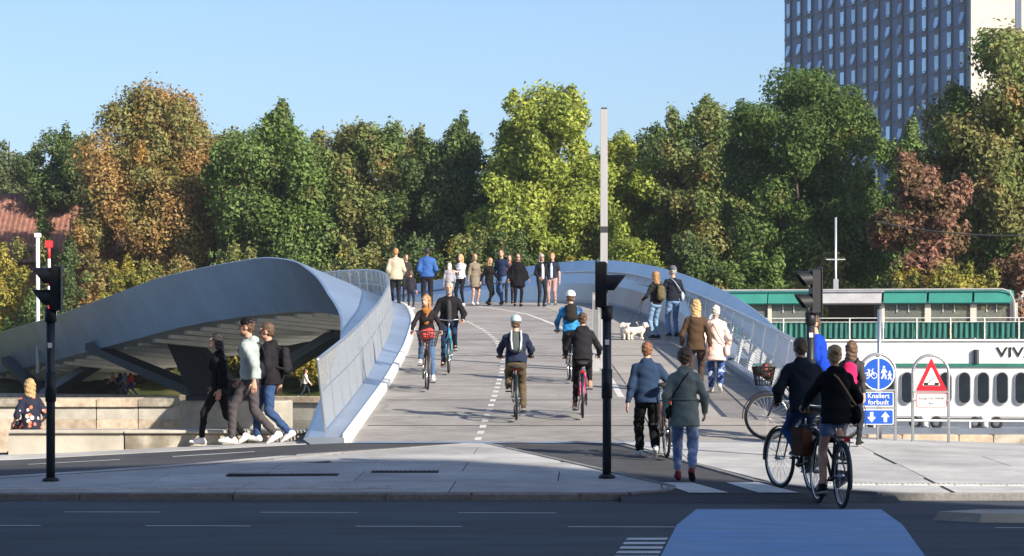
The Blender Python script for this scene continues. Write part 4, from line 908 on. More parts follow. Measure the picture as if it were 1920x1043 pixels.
# ------------------------------------------------------------------ implicit-surface modeller for bodies and clothes
def el(a, b, r0, r1=None, side=(1, 0, 0), fwd=(0, 1, 0)):
    r1 = r0 if r1 is None else r1
    r0 = (r0, r0) if not isinstance(r0, (tuple, list)) else r0; r1 = (r1, r1) if not isinstance(r1, (tuple, list)) else r1
    return (np.array(a, float), np.array(b, float), r0, r1, np.array(side, float), np.array(fwd, float))
def sdf_mesh(prims, res, k=.03, cuts=(), wrinkle=0.0, wf=18.0, seed=0, subs=()):
    lo = np.min([np.minimum(p[0], p[1])-max(*p[2], *p[3]) for p in prims], 0)-.03-res*2; hi = np.max([np.maximum(p[0], p[1])+max(*p[2], *p[3]) for p in prims], 0)+.03+res*2
    n = np.ceil((hi-lo)/res).astype(int)+1
    ax = [lo[i]+res*np.arange(n[i]) for i in range(3)]; Vv = np.full(n, .5, np.float32)
    def ev(p, X, Y, Z):
        a, b, r0, r1, sd_, fd = p; ba = b-a; L2 = ba@ba
        dx, dy, dz = X-a[0], Y-a[1], Z-a[2]
        h = np.clip((dx*ba[0]+dy*ba[1]+dz*ba[2])/L2, 0, 1) if L2 > 1e-9 else 0*dx
        dx, dy, dz = dx-h*ba[0], dy-h*ba[1], dz-h*ba[2]; rx = r0[0]+(r1[0]-r0[0])*h; ry = r0[1]+(r1[1]-r0[1])*h
        if r0[0] == r0[1] and r1[0] == r1[1]: return np.sqrt(dx*dx+dy*dy+dz*dz)-rx
        u = dx*sd_[0]+dy*sd_[1]+dz*sd_[2]; q = dx*fd[0]+dy*fd[1]+dz*fd[2]; up = np.cross(sd_, fd); w_ = dx*up[0]+dy*up[1]+dz*up[2]; m = np.minimum(rx, ry)
        return (np.sqrt((u/rx)**2+(q/ry)**2+(w_/m)**2)-1)*m
    for p in prims:
        m = max(*p[2], *p[3])+.05+res*2
        i0 = np.maximum(np.floor((np.minimum(p[0], p[1])-m-lo)/res).astype(int), 0); i1 = np.minimum(np.ceil((np.maximum(p[0], p[1])+m-lo)/res).astype(int)+1, n)
        sl_ = tuple(slice(i0[i], i1[i]) for i in range(3))
        X, Y, Z = ax[0][sl_[0]][:, None, None], ax[1][sl_[1]][None, :, None], ax[2][sl_[2]][None, None, :]
        d = ev(p, X, Y, Z); c = Vv[sl_]; h = np.clip(.5+.5*(c-d)/k, 0, 1); Vv[sl_] = c+(d-c)*h-k*h*(1-h)
    X, Y, Z = ax[0][:, None, None], ax[1][None, :, None], ax[2][None, None, :]
    if wrinkle:
        s_ = seed*1.7
        Vv += wrinkle*(np.sin(wf*(X*1.1+Z*1.6+.25*np.sin(9*Y+s_))+s_)*np.sin(wf*(Y*1.2-Z*.7)+s_*2)+.6*np.sin(wf*1.9*(Z+.4*X-.3*Y)+3*np.sin(5*X+4*Z)+s_)).astype(np.float32)
    for p in subs: Vv[:] = np.maximum(Vv, -ev(p, X, Y, Z))
    for pt, nr in cuts: Vv[:] = np.maximum(Vv, (X-pt[0])*nr[0]+(Y-pt[1])*nr[1]+(Z-pt[2])*nr[2])
    S = Vv < 0; cnt = np.zeros(n-1, np.int8)
    cs = [(i, j, l) for i in (0, 1) for j in (0, 1) for l in (0, 1)]
    sub = lambda A, c: A[c[0]:A.shape[0]-1+c[0], c[1]:A.shape[1]-1+c[1], c[2]:A.shape[2]-1+c[2]]
    for c in cs: cnt += sub(S, c)
    act = (cnt > 0) & (cnt < 8); I = np.argwhere(act); idx = np.full(n-1, -1, np.int64); idx[act] = np.arange(len(I))
    acc = np.zeros((len(I), 3)); num = np.zeros(len(I)); vals = {c: sub(Vv, c)[act] for c in cs}
    for a in cs:
        for d in range(3):
            if a[d]: continue
            b = list(a); b[d] = 1; b = tuple(b); va, vb = vals[a], vals[b]; cr = (va < 0) != (vb < 0)
            t = np.where(cr, va/np.where(cr, va-vb, 1), 0); pos = np.tile(np.array(a, float), (len(I), 1)); pos[:, d] += t
            acc += pos*cr[:, None]; num += cr
    verts = lo+(I+acc/num[:, None])*res; faces = []
    for d in range(3):
        o1, o2 = [i for i in range(3) if i != d]
        s0 = [slice(None)]*3; s1 = [slice(None)]*3; s0[d] = slice(0, -1); s1[d] = slice(1, None)
        A, B = S[tuple(s0)], S[tuple(s1)]; ch = A != B
        E = np.argwhere(ch); ok = (E[:, o1] > 0) & (E[:, o2] > 0) & (E[:, o1] < n[o1]-1) & (E[:, o2] < n[o2]-1); E = E[ok]
        ins = A[tuple(E.T)]
        def g(da, db): q = E.copy(); q[:, o1] += da; q[:, o2] += db; return idx[tuple(q.T)]
        q = np.stack([g(-1, -1), g(0, -1), g(0, 0), g(-1, 0)], 1)
        flip = ins if d != 1 else ~ins
        q = np.where(flip[:, None], q, q[:, ::-1]); faces.append(q)
    faces = np.concatenate(faces); faces = faces[(faces >= 0).all(1)]
    return verts, faces
def sm(v, f, it=1, lam=.5):
    e = np.concatenate([f[:, [0, 1]], f[:, [1, 2]], f[:, [2, 3]], f[:, [3, 0]]]); nv = len(v)
    for _ in range(it):
        a = np.zeros_like(v); c = np.zeros(nv); np.add.at(a, e[:, 0], v[e[:, 1]]); np.add.at(c, e[:, 0], 1); m = c > 0; w_ = v.copy(); w_[m] = v[m]*(1-lam)+a[m]/c[m][:, None]*lam; v = w_
    return v
def sdf_obj(name, mats, parent, prims, res, mi=None, smooth_it=1, **kw):
    v, f = sdf_mesh(prims, res, **kw); v = sm(v, f, smooth_it)
    m = None
    if mi: c = v[f].mean(1); m = mi(c)
    return link(name, np_mesh(name, v, f, mats, True, m), parent)

def ik(a, t, l1, l2, pole):
    d = t-a; L = min(d.length, (l1+l2)*.998); L = max(L, abs(l1-l2)+.02); u = d.normalized(); ca = (l1*l1+L*L-l2*l2)/(2*l1*L); p = (pole-u*pole.dot(u)).normalized()
    return a+u*l1*ca+p*l1*math.sqrt(max(0, 1-ca*ca)), a+u*L

SKIN = M('skin', (.52, .30, .21), .5, 0, .08, 12, spec=.35); SKIN_D = M('skin_dark', (.12, .065, .045), .5, 0, .08, 12, spec=.4)
m_eye = M('eye', (.03, .025, .02), .2); m_lip = M('lip', (.40, .16, .13), .5)
def hair_mat(name, c): return M(name, c, .45, 0, .6, 8, .8, 40, stretch=(6, 6, .6), spec=.5)
HAIR = {'blond': hair_mat('hair_blond', (.44, .29, .13)), 'honey': hair_mat('hair_honey', (.33, .18, .07)), 'brown': hair_mat('hair_brown', (.10, .055, .03)), 'black': hair_mat('hair_black', (.014, .012, .011)), 'grey': hair_mat('hair_grey', (.33, .32, .31)), 'white': hair_mat('hair_white', (.60, .57, .52)), 'red': hair_mat('hair_reddish', (.20, .085, .04))}

def fingers(b, wr, d, pn, th, curl, k):
    """palm and five bent fingers: wr wrist, d hand direction, pn palm normal, th thumb side"""
    d = d.normalized(); pn = (pn-d*pn.dot(d)).normalized(); sd_ = d.cross(pn).normalized()
    if sd_.dot(th) < 0: sd_ = -sd_
    rg_ = []
    for t, w_, h_ in ((-.02, .026, .021), (.02, .034, .019), (.065, .041, .016), (.095, .039, .013)):
        c = wr+d*t*k; rg_.append([c+(sd_*w_*math.cos(a)+pn*h_*math.sin(a))*k for a in np.linspace(0, 2*math.pi, 11)[:-1]])
    b.loft(rg_)
    for o, l in ((.029, .072), (.010, .082), (-.010, .077), (-.029, .058)):
        p = wr+(d*.085+sd_*o)*k; q = [p]; a = curl*.5; 
        for s_, da in ((.42, curl*.55), (.33, curl*.6), (.25, curl*.4)): p = p+(d*math.cos(a)+pn*math.sin(a))*l*s_*k; q.append(p); a += da
        b.tube(q, [.0095*k, .009*k, .008*k, .0065*k], 6)
    p = wr+(d*.025+sd_*.028)*k; q = [p]
    for dd, l in ((d*.6+sd_*.75+pn*.25, .038), (d*.85+sd_*.3+pn*(.25+.4*curl), .032), (d*.8+pn*(.2+.6*curl)-sd_*.1*curl, .026)): p = p+dd.normalized()*l*k; q.append(p)
    b.tube(q, [.0125*k, .0115*k, .010*k, .008*k], 6)

def person(pos, yaw, label, h=1.75, pose=None, female=False, skin=None, hair=('short', 'brown'), top=None, bottom=None, shoes=(40, 40, 40), far=False, extra=None, group=None, headyaw=0.0, headpitch=0.0, sole=(225, 225, 220), hidden_low=False):
    k = h/1.75; res = .024 if far else .0165; P = dict(pose or {}); skin = skin or SKIN; seed = abs(hash(label)) % 97 if False else (sum(ord(c) for c in label) % 97)
    root = tag(empty('person', pos, yaw), label, 'person', group)
    Vk = lambda p: V(p)*k
    pel = Vk(P.get('pel', (0, 0, .95))); nk = pel+Vk(P.get('spine', (0, .0, .50))); up = (nk-pel).normalized()
    tw = P.get('twist', 0.0); side = V((math.cos(tw), math.sin(tw), 0)); side = (side-up*side.dot(up)).normalized(); fwd = up.cross(side)
    sw_ = (.148 if female else .170)*k; hw_ = .088*k; fb = .9 if female else 1.0
    sh = {s_: nk+side*s_*sw_-up*.08*k for s_ in (-1, 1)}; hp = {s_: pel+V((s_*hw_, 0, -.03*k)) for s_ in (-1, 1)}
    an, kn, toe, wr, eb = {}, {}, {}, {}, {}
    for s_, nm in ((-1, 'L'), (1, 'R')):
        t = Vk(P.get('foot'+nm, (s_*.1, -.02, .085))); kn[s_], an[s_] = ik(hp[s_], t, .445*k, .43*k, V(P.get('kneepole', (s_*.08, 1, .1)))); toe[s_] = V(P.get('toe'+nm, (s_*.12, 1, -.0))).normalized()
        t = Vk(P.get('hand'+nm, (s_*.27, .06, .84))); eb[s_], wr[s_] = ik(sh[s_], t, .29*k, .255*k, V(P.get('pole'+nm, (s_*.5, -1, -.2))))
    # head frame
    hy = headyaw; hf = V((-math.sin(hy), math.cos(hy), 0)); hf = (hf*math.cos(headpitch)+V((0, 0, 1))*math.sin(headpitch)).normalized(); hs = hf.cross(V((0, 0, 1))).normalized(); hu = hs.cross(hf)
    hc = nk+(up*.07+V((0, 0, .115))+hf*.025)*k
    hp_ = lambda x, y, z: hc+(hs*x+hf*y+hu*z)*k
    hel = lambda c, r, c2=None, r2=None: el(hp_(*c), hp_(*(c2 or c)), r if not isinstance(r, tuple) else (r[0]*k, r[1]*k), r2, hs, hf)
    def E3(c, rx, ry, rz):   # ellipsoid in the head frame as a short vertical capsule of ellipses
        m = min(rx, ry); e = max(rz-m, .001); return el(hp_(c[0], c[1], c[2]-e), hp_(c[0], c[1], c[2]+e), (rx*k, ry*k), (rx*k, ry*k), hs, hf)
    # ---- body: head, neck, trunk, arms, legs in one surface
    headp = [E3((0, -.012, .03), .074, .092, .092), E3((0, .022, -.045), .054, .064, .075), el(hp_(0, .083, .008), hp_(0, .105, -.028), .010*k, .014*k), el(hp_(-.01, .083, -.062), hp_(.01, .083, -.062), .014*k),
             E3((-.074, -.008, -.01), .011, .02, .03), E3((.074, -.008, -.01), .011, .02, .03), el(nk-up*.02*k, hp_(0, -.02, -.06), .056*k*fb, .05*k*fb), el(hp_(-.035, .078, .03), hp_(.035, .078, .03), .016*k)]
    subs = [el(hp_(-.032, .098, .008), hp_(-.032, .098, .008), .014*k), el(hp_(.032, .098, .008), hp_(.032, .098, .008), .014*k)]
    v1, f1 = sdf_mesh(headp, .017 if far else .0085, k=.018, subs=subs)
    m1 = np.zeros(len(f1), int)
    tn = .9
    bodyp = [el(pel, pel+up*.2*k, (.13*k*fb, .095*k), (.115*k*fb, .085*k), side, fwd), el(pel+up*.2*k, nk-up*.1*k, (.115*k*fb, .085*k), (.14*k*fb, .09*k), side, fwd), el(nk-up*.1*k, nk, (.12*k*fb, .07*k), (.06*k, .055*k), side, fwd)]
    T0, B0 = top or {}, bottom or {}; af = .72 if T0.get('sleeve', 1) >= .9 else 1.0; lf = .74 if B0.get('kind', 'trousers') == 'trousers' or B0.get('tights') else 1.0
    for s_ in (-1, 1):
        fb_, fb = fb, fb*af
        bodyp += [el(nk-up*.06*k, sh[s_], .04*k), el(sh[s_], eb[s_], .046*k*fb, .038*k*fb), el(eb[s_], eb[s_]+(wr[s_]-eb[s_])*.3, .038*k*fb, .040*k*fb), el(eb[s_]+(wr[s_]-eb[s_])*.3, wr[s_], .040*k*fb, .026*k*fb_)]
        cf = V((0, -.02*k, 0)); mid = kn[s_]+(an[s_]-kn[s_])*.32
        fb = fb_
        bodyp += [el(hp[s_], kn[s_], .078*k*lf, .05*k*lf), el(kn[s_], mid, .05*k*lf, .053*k*lf), el(mid, an[s_], .053*k*lf, .034*k), el(an[s_], an[s_]+toe[s_]*.12*k-V((0, 0, .045*k)), .036*k, .026*k)]
    v2, f2 = sdf_mesh(bodyp, res, k=.025); v2 = sm(v2, f2, 1)
    hb = MB()
    cl_ = P.get('curl', .5)
    for s_, nm in ((-1, 'L'), (1, 'R')):
        d = V(P['hdir'+nm]) if 'hdir'+nm in P else (wr[s_]-eb[s_]); pn = V(P.get('palm'+nm, (-s_, .15, 0))); fingers(hb, wr[s_], d, pn, V(P.get('thumb'+nm, (0, 1, .2))), cl_, k)
    for s_ in (-1, 1):
        hb.ball(hp_(s_*.032, .083, .008), .0085*k, 8, 5, 1); hb.tube([hp_(s_*.02, .092, .030), hp_(s_*.048, .082, .031)], .0032*k, 4, 1)
    hb.tube([hp_(-.022, .092, -.062), hp_(0, .099, -.061), hp_(.022, .092, -.062)], .0055*k, 5, 2)
    # join the pieces into one mesh
    tri = []; tm = []
    for f, m in zip(hb.f, hb.m):
        if len(f) == 4: tri.append(f); tm.append(m)
        else:
            for i in range(1, len(f)-1): tri.append((f[0], f[i], f[i+1], f[i+1])); tm.append(m)
    me = bpy.data.meshes.new('body'); vs = [tuple(q) for q in v1]+[tuple(q) for q in v2]+hb.v; o1, o2 = len(v1), len(v1)+len(v2)
    fs = f1.tolist()+(f2+o1).tolist()+[tuple(i+o2 for i in (f if f[2] != f[3] else f[:3])) for f in tri]
    me.from_pydata(vs, [], fs); 
    for m in (skin, m_eye, m_lip): me.materials.append(m)
    me.polygons.foreach_set('material_index', [0]*(len(f1)+len(f2))+tm); me.polygons.foreach_set('use_smooth', [True]*len(fs)); me.update(); link('body', me, root)
    # ---- hair
    st_, hcname = hair; HM = HAIR.get(hcname) if isinstance(hcname, str) else fabric(hcname)
    base = [E3((0, -.02, .042), .084, .098, .092), E3((0, -.055, -.015), .07, .055, .07)]
    fc = [el(hp_(0, .13, -.06), hp_(0, .115, .035), (.068*k, .075*k), (.062*k, .062*k), hs, hf)]
    if st_ != 'none' and st_ != 'bald':
        pr = list(base)
        back = (-fwd*.09+V((0, 0, 0)))
        if st_ in ('long', 'bob'):
            l = .33 if st_ == 'long' else .17
            pr += [el(hp_(0, -.06, .02), hp_(0, -.10, -l), (.085*k, .05*k), (.07*k, .032*k), hs, hf), el(hp_(-.068, -.02, .02), hp_(-.075, -.04, -l*.85), (.028*k, .04*k), (.022*k, .03*k), hs, hf), el(hp_(.068, -.02, .02), hp_(.075, -.04, -l*.85), (.028*k, .04*k), (.022*k, .03*k), hs, hf)]
        if st_ == 'bun': pr += [el(hp_(0, -.11, .06), hp_(0, -.12, .065), .042*k)]
        if st_ == 'tail': pr += [el(hp_(0, -.10, .04), hp_(0, -.14, .01), .028*k, .032*k), el(hp_(0, -.14, .01), hp_(0, -.15, -.18), .032*k, .014*k)]
        if st_ == 'curly': pr += [E3((0, -.03, .03), .10, .11, .105)]
        sdf_obj('hair', HM, root, pr, .016 if far else .0105, k=.025, subs=fc, wrinkle=.006, wf=52, seed=seed)
    ex = extra or {}
    if 'beard' in ex: sdf_obj('beard', HAIR[ex['beard']], root, [E3((0, .04, -.085), .05, .052, .05)], .012, subs=[el(hp_(0, .1, -.045), hp_(0, .12, -.045), .03*k)])
    if 'cap' in ex:
        sdf_obj('cap', fabric(ex['cap']), root, [E3((0, -.012, .062), .087, .103, .075), el(hp_(0, .07, .058), hp_(0, .135, .05), (.07*k, .06*k), (.055*k, .05*k), hs, hu) if False else el(hp_(-.035, .10, .05), hp_(.035, .10, .05), (.05*k, .05*k), (.05*k, .05*k))], .011, k=.012, cuts=[(hp_(0, 0, .045), -hu)]) if False else None
        sdf_obj('cap', fabric(ex['cap']), root, [E3((0, -.014, .055), .088, .104, .085)], .011, k=.01, cuts=[(hp_(0, 0, .028), -hu)])
        b = MB(); arc = np.linspace(-1.15, 1.15, 9); i_ = [hp_(.08*math.sin(a), .06*math.cos(a)+.02, .036) for a in arc]; o_ = [hp_(.078*math.sin(a), .06+.10*math.cos(a)**.7 if math.cos(a) > 0 else .06, .026) for a in arc]
        b.strip(i_, o_); b.strip([p-hu*.006 for p in o_], [p-hu*.006 for p in i_]); b.strip(o_, [p-hu*.006 for p in o_]); b.build('visor', fabric(ex['cap']), root, True)
    if 'hat' in ex: sdf_obj('hat', fabric(ex['hat']), root, [E3((0, -.015, .055), .09, .106, .095)], .012, k=.01, cuts=[(hp_(0, 0, .012), -hu)], wrinkle=.002, wf=60)
    if 'helmet' in ex:
        sdf_obj('helmet', M('helmet_%d' % seed, srgb(*ex['helmet']), .3, 0, .05, 5), root, [E3((0, -.012, .062), .103, .130, .098)], .012, k=.01, cuts=[(hp_(0, 0, .035), -hu)])
        b = MB()
        for s_ in (-1, 1): b.tube([hp_(s_*.085, .02, .04), hp_(s_*.07, .03, -.05), hp_(0, .05, -.115)], .006*k, 4)
        b.build('chin_strap', m_black, root)
        for x in (-.045, 0, .045): MB().box((0, 0, 0), (.018*k, .05*k, .012)).xf(Matrix.Translation(hp_(x, -.085, .125-.3*abs(x))) @ Matrix((hs, hf, hu)).transposed().to_4x4()).build('vent', m_black, root)
    if 'glasses' in ex:
        b = MB()
        for s_ in (-1, 1): b.box((0, 0, 0), (.046*k, .008, .03*k), bev=.003) if False else b.ball(hp_(s_*.033, .102, .008), (.024*k, .007, .018*k), 8, 5, rot=Matrix((hs, hf, hu)).transposed()); b.tube([hp_(s_*.055, .095, .012), hp_(s_*.08, -.0, .012)], .004, 4)
        b.tube([hp_(-.012, .108, .012), hp_(.012, .108, .012)], .004, 4); b.build('sunglasses', m_black, root)
    if 'scarf' in ex: sdf_obj('scarf', fabric(ex['scarf']), root, [el(nk+fwd*.05*k-side*.05*k, nk+fwd*.05*k+side*.05*k, .055*k), el(nk-fwd*.03*k-side*.05*k, nk-fwd*.03*k+side*.05*k, .055*k), el(nk+fwd*.09*k-up*.02*k, nk+fwd*.12*k-up*.28*k, (.06*k, .035*k), (.05*k, .03*k), side, fwd)], .014, wrinkle=.005, wf=40)
    # ---- upper garment
    T = dict(col=(60, 60, 60), t=.018, hem=.06, sleeve=1.0, flare=1.0, mat=None, hood=False, collar=False, open=None, waist=1.0); T.update(top or {})
    t = T['t']*k; tm_ = T['mat'] or fabric(T['col']); hemp = pel-up*T['hem']*k
    wx = T['waist']
    pr = [el(hemp-up*.04*k, pel+up*.06*k, ((.165*fb*k+t)*T['flare'], (.115*k+t)*T['flare']), (.158*fb*k+t, .112*k+t), side, fwd), el(pel+up*.06*k, pel+up*.2*k, (.155*fb*k+t, .108*k+t), ((.14*fb*k+t)*wx, (.10*k+t)*wx), side, fwd),
          el(pel+up*.2*k, nk-up*.12*k, ((.14*fb*k+t)*wx, (.10*k+t)*wx), (.168*fb*k+t*.8, .115*k+t), side, fwd), el(nk-up*.12*k, nk-up*.03*k, (.15*fb*k+t*.7, .095*k+t), (.085*k+t*.5, .065*k+t*.5), side, fwd)]
    if female and T.get('bust', 1): pr += [el(nk-up*.2*k+fwd*.085*k-side*.07*k, nk-up*.2*k+fwd*.085*k+side*.07*k, .06*k+t*.4)]
    cuts = [(hemp, -up)]
    for s_ in (-1, 1):
        pr += [el(nk-up*.05*k+side*s_*.04*k, sh[s_], .050*k+t*.4, .048*k+t*.45)]
        if T['sleeve'] >= 1: 
            we = eb[s_]+(wr[s_]-eb[s_])*.93
            pr += [el(sh[s_], eb[s_], .050*k*fb+t*.55, .042*k*fb+t*.7), el(eb[s_], we, .041*k*fb+t*.7, .031*k*fb+t*.5)]
        elif T['sleeve'] > 0:
            pr += [el(sh[s_], sh[s_]+(eb[s_]-sh[s_])*T['sleeve'], .054*k*fb+t*.7, .05*k*fb+t*.8)]
    if T['hood']: pr += [el(nk-fwd*.075*k-side*.06*k+up*.005*k, nk-fwd*.075*k+side*.06*k+up*.005*k, .055*k), el(nk-fwd*.09*k-up*.05*k, nk-fwd*.1*k-up*.09*k, (.08*k, .04*k), (.05*k, .03*k), side, fwd)]
    if T['collar']: pr += [el(nk-side*.035*k-fwd*.01*k, nk+side*.035*k-fwd*.01*k, (.055*k, .07*k), (.055*k, .07*k), side, fwd), el(nk+up*.03*k-side*.03*k-fwd*.015*k, nk+up*.03*k+side*.03*k-fwd*.015*k, .05*k)]
    if T.get('cape'): 
        for s_ in (-1, 1): pr += [el(sh[s_], pel+side*s_*.2*k-up*.02*k, .07*k, .11*k)]
    ub = sdf_obj(T.get('name', 'jacket'), tm_, root, pr, res*.95, k=.03, cuts=cuts, wrinkle=.0048, wf=24, seed=seed, smooth_it=1)
    if T.get('stripe'):   # zip / open front showing another colour
        b = MB(); c0, c1 = nk-up*.04*k, hemp+up*.02*k; q = []
        for tt in np.linspace(0, 1, 7):
            c = c0+(c1-c0)*tt; q.append(c+fwd*((.085+.05*min(1, tt*3))*k+t*1.2-.022*k))
        b.tube(q, [.03*k]+[.05*k]*5+[.05*k], 8); b.build('shirt_front', fabric(T['stripe']), ub, True)
    if T.get('belt'):
        c = pel+up*.13*k; b = MB(); b.tube([c+side*(.158*fb*k+t)*math.cos(a)*1.01+fwd*(.115*k+t)*math.sin(a)*1.02 for a in np.linspace(0, 6.283, 25)[:-1]], .014*k, 6, closed=True); b.build('belt', tm_, ub, True)
    # ---- lower garment
    Bm = dict(kind='trousers', col=(40, 42, 50), fit=0.0, mat=None, length=1.0); Bm.update(bottom or {}); bm = Bm['mat'] or fabric(Bm['col'])
    ft_ = Bm['fit']*k
    if Bm['kind'] in ('trousers', 'shorts'):
        pr = [el(pel+up*.07*k, pel-V((0, 0, .05*k)), (.148*k*fb, .108*k), (.155*k, .115*k), side, fwd)]; cuts = []
        for s_ in (-1, 1):
            if Bm['kind'] == 'shorts': e = hp[s_]+(kn[s_]-hp[s_])*Bm['length']; pr += [el(hp[s_], e, .088*k+ft_, .075*k+ft_)]
            else:
                ae = kn[s_]+(an[s_]-kn[s_])*(.93*Bm['length']); pr += [el(hp[s_], kn[s_], .088*k+ft_*.6, .06*k+ft_), el(kn[s_], ae, .058*k+ft_, .045*k+ft_)]
        sdf_obj(Bm.get('name', Bm['kind']), bm, root, pr, res*.95, k=.022, wrinkle=.006, wf=30, seed=seed+5)
    elif Bm['kind'] == 'skirt':
        e = pel+(kn[-1]+kn[1]-pel*2)*.5*Bm['length']; fl = Bm.get('flare', 1.2)
        sdf_obj(Bm.get('name', 'skirt'), bm, root, [el(pel+up*.1*k, pel, (.15*fb*k, .11*k), (.16*k, .12*k), side, fwd), el(pel, e, (.165*k, .125*k), (.17*k*fl, .14*k*fl), side, fwd)], res*.95, k=.02, wrinkle=.006, wf=26, seed=seed, cuts=[(e, (e-pel).normalized())])
    if Bm.get('tights'): 
        pr = []
        for s_ in (-1, 1): pr += [el(hp[s_], kn[s_], .083*k, .056*k), el(kn[s_], an[s_], .058*k, .04*k)]
        sdf_obj('tights', fabric(Bm['tights']), root, pr, res, k=.015)
    # ---- shoes
    smt, slm = fabric(shoes), fabric(sole)
    for s_ in (-1, 1):
        tt = toe[s_]; uu = V((0, 0, 1)); uu = (uu-tt*uu.dot(tt)).normalized(); ss = tt.cross(uu); a = an[s_]; bt = a-uu*.082*k
        heel, ball_, tip = bt-tt*.045*k+uu*.035*k, bt+tt*.1*k+uu*.032*k, bt+tt*.165*k+uu*.024*k
        pr = [el(a+uu*.01*k, heel+uu*.01*k, .043*k, .04*k), el(heel, ball_, (.040*k, .038*k), (.046*k, .034*k), ss, uu), el(ball_, tip, (.046*k, .033*k), (.036*k, .024*k), ss, uu), el(a+tt*.03*k-uu*.01*k, ball_, .038*k, .03*k)]
        sdf_obj('shoe', [smt, slm], root, pr, .013 if not far else .018, k=.012, cuts=[(bt, -uu)], mi=lambda c, bt=bt, uu=uu: (((c-np.array(bt))@np.array(uu)) < .02*k).astype(int))
    fr = dict(root=root, k=k, pel=pel, nk=nk, up=up, side=side, fwd=fwd, sh=sh, wr=wr, eb=eb, hp=hp, t=t)
    if 'backpack' in ex:
        c = nk-up*.26*k-fwd*(.2*k+t); col = fabric(ex['backpack']) if isinstance(ex['backpack'], tuple) else ex['backpack']
        bp2 = sdf_obj('backpack', col, root, [el(c-up*.13*k, c+up*.14*k, (.125*k, .075*k), (.115*k, .065*k), side, fwd), el(c-up*.12*k-fwd*.05*k, c-fwd*.05*k-up*.02*k, (.095*k, .04*k), (.09*k, .035*k), side, fwd)], .017, k=.02, wrinkle=.004, wf=30)
        for s_ in (-1, 1):
            b = MB(); q = [c+side*s_*.07*k+up*.17*k+fwd*.05*k, nk-up*.0*k+side*s_*.1*k+fwd*.0*k+up*.02*k, nk-up*.1*k+side*s_*.115*k+fwd*(.10*k+t*1.3), nk-up*.28*k+side*s_*.13*k+fwd*(.08*k+t*1.2), c-up*.12*k+side*s_*.12*k]
            b.tube(q, .018*k, 6); b.build('strap', fabric(ex.get('strapcol', (30, 30, 34))), bp2, True)
        if ex.get('reflect'):
            for s_ in (-1, 1):
                b = MB(); b.tube([c-fwd*.085*k+side*s_*.085*k+up*.19*k, c-fwd*.1*k+side*s_*.09*k-up*.0*k, c-fwd*.1*k+side*s_*.07*k-up*.18*k], .014*k, 5); b.build('reflective_band', m_signwhite, bp2, True)
    if 'bag' in ex:
        col, s_, drop = ex['bag']; a = nk-side*s_*.09*k; c = pel+side*s_*(.2*k+t)-up*drop*k
        bg2 = sdf_obj('shoulder_bag', fabric(col), root, [el(c-fwd*.09*k, c+fwd*.09*k, (.05*k, .11*k), (.05*k, .11*k), side, up)], .016, k=.02, wrinkle=.004)
        b = MB(); q = [c-fwd*.06*k+up*.1*k]
        for tt in (.25, .5, .75): q.append(c-fwd*(.12*k+t*1.4+.04*math.sin(tt*3))+(a-c)*tt+up*.03*k)
        q += [a+up*.035*k, c+(a-c)*.7+fwd*(.13*k+t*1.2), c+(a-c)*.4+fwd*(.13*k+t*1.2), c+fwd*.06*k+up*.1*k]
        b.tube(q, .011*k, 6); b.build('bag_strap', fabric(ex.get('strapcol', (28, 28, 30))), bg2, True)
    return fr

def walk(st=.32, sgn=1, swing=.22, arms=True):
    """sgn=1: right foot forward"""
    f = {'footR' if sgn > 0 else 'footL': (.09*sgn, st*.55, .095), 'footL' if sgn > 0 else 'footR': (-.09*sgn, -st*.75, .15), 'toeR' if sgn > 0 else 'toeL': (.1*sgn, 1, .12), 'toeL' if sgn > 0 else 'toeR': (-.1*sgn, 1, -.55), 'pel': (0, 0, .935), 'spine': (0, .03, .5)}
    if arms: f['handL' if sgn > 0 else 'handR'] = (-.26*sgn, swing+.06, .9); f['handR' if sgn > 0 else 'handL'] = (.26*sgn, -swing+.02, .86)
    f['twist'] = .1*sgn; return f
def stand(**k_):
    d = dict(footL=(-.1, -.01, .085), footR=(.11, .05, .085), handL=(-.27, .05, .84), handR=(.27, .05, .84)); d.update(k_); return d
# ------------------------------------------------------------------ bicycles (local: forward +Y, ground at z=0)
def ring(r, rt, n=36, m=6, y=0, z=0):
    return [(0, y+r*math.cos(a), z+r*math.sin(a)) for a in np.linspace(0, 2*math.pi, n+1)[:-1]], rt
WR = .345
_w = {}
def wheel_meshes():
    if _w: return
    b = MB(); b.tube(ring(WR-.02, 0)[0], .020, 8, closed=True, up=(1, 0, 0)); o = b.build('tyre', m_rubber, None, True); _w['tyre'] = o.data; bpy.data.objects.remove(o)
    b = MB(); b.tube(ring(WR-.048, 0)[0], .013, 6, closed=True, up=(1, 0, 0)); b.tube([(-.05, 0, 0), (.05, 0, 0)], .022, 10); b.tube([(-.07, 0, 0), (.07, 0, 0)], .008, 6); o = b.build('rim', m_chrome, None, True); _w['rim'] = o.data; bpy.data.objects.remove(o)
    b = MB()
    for i in range(28):
        a = 2*math.pi*i/28; a2 = a+(.5 if i % 4 < 2 else -.5); s_ = .03 if i % 2 else -.03
        b.tube([(s_, .022*math.cos(a2), .022*math.sin(a2)), (0, (WR-.05)*math.cos(a), (WR-.05)*math.sin(a))], .0016, 3, caps=False)
    o = b.build('spokes', M('spoke', (.4, .4, .4), .55, .3)); _w['spokes'] = o.data; bpy.data.objects.remove(o)
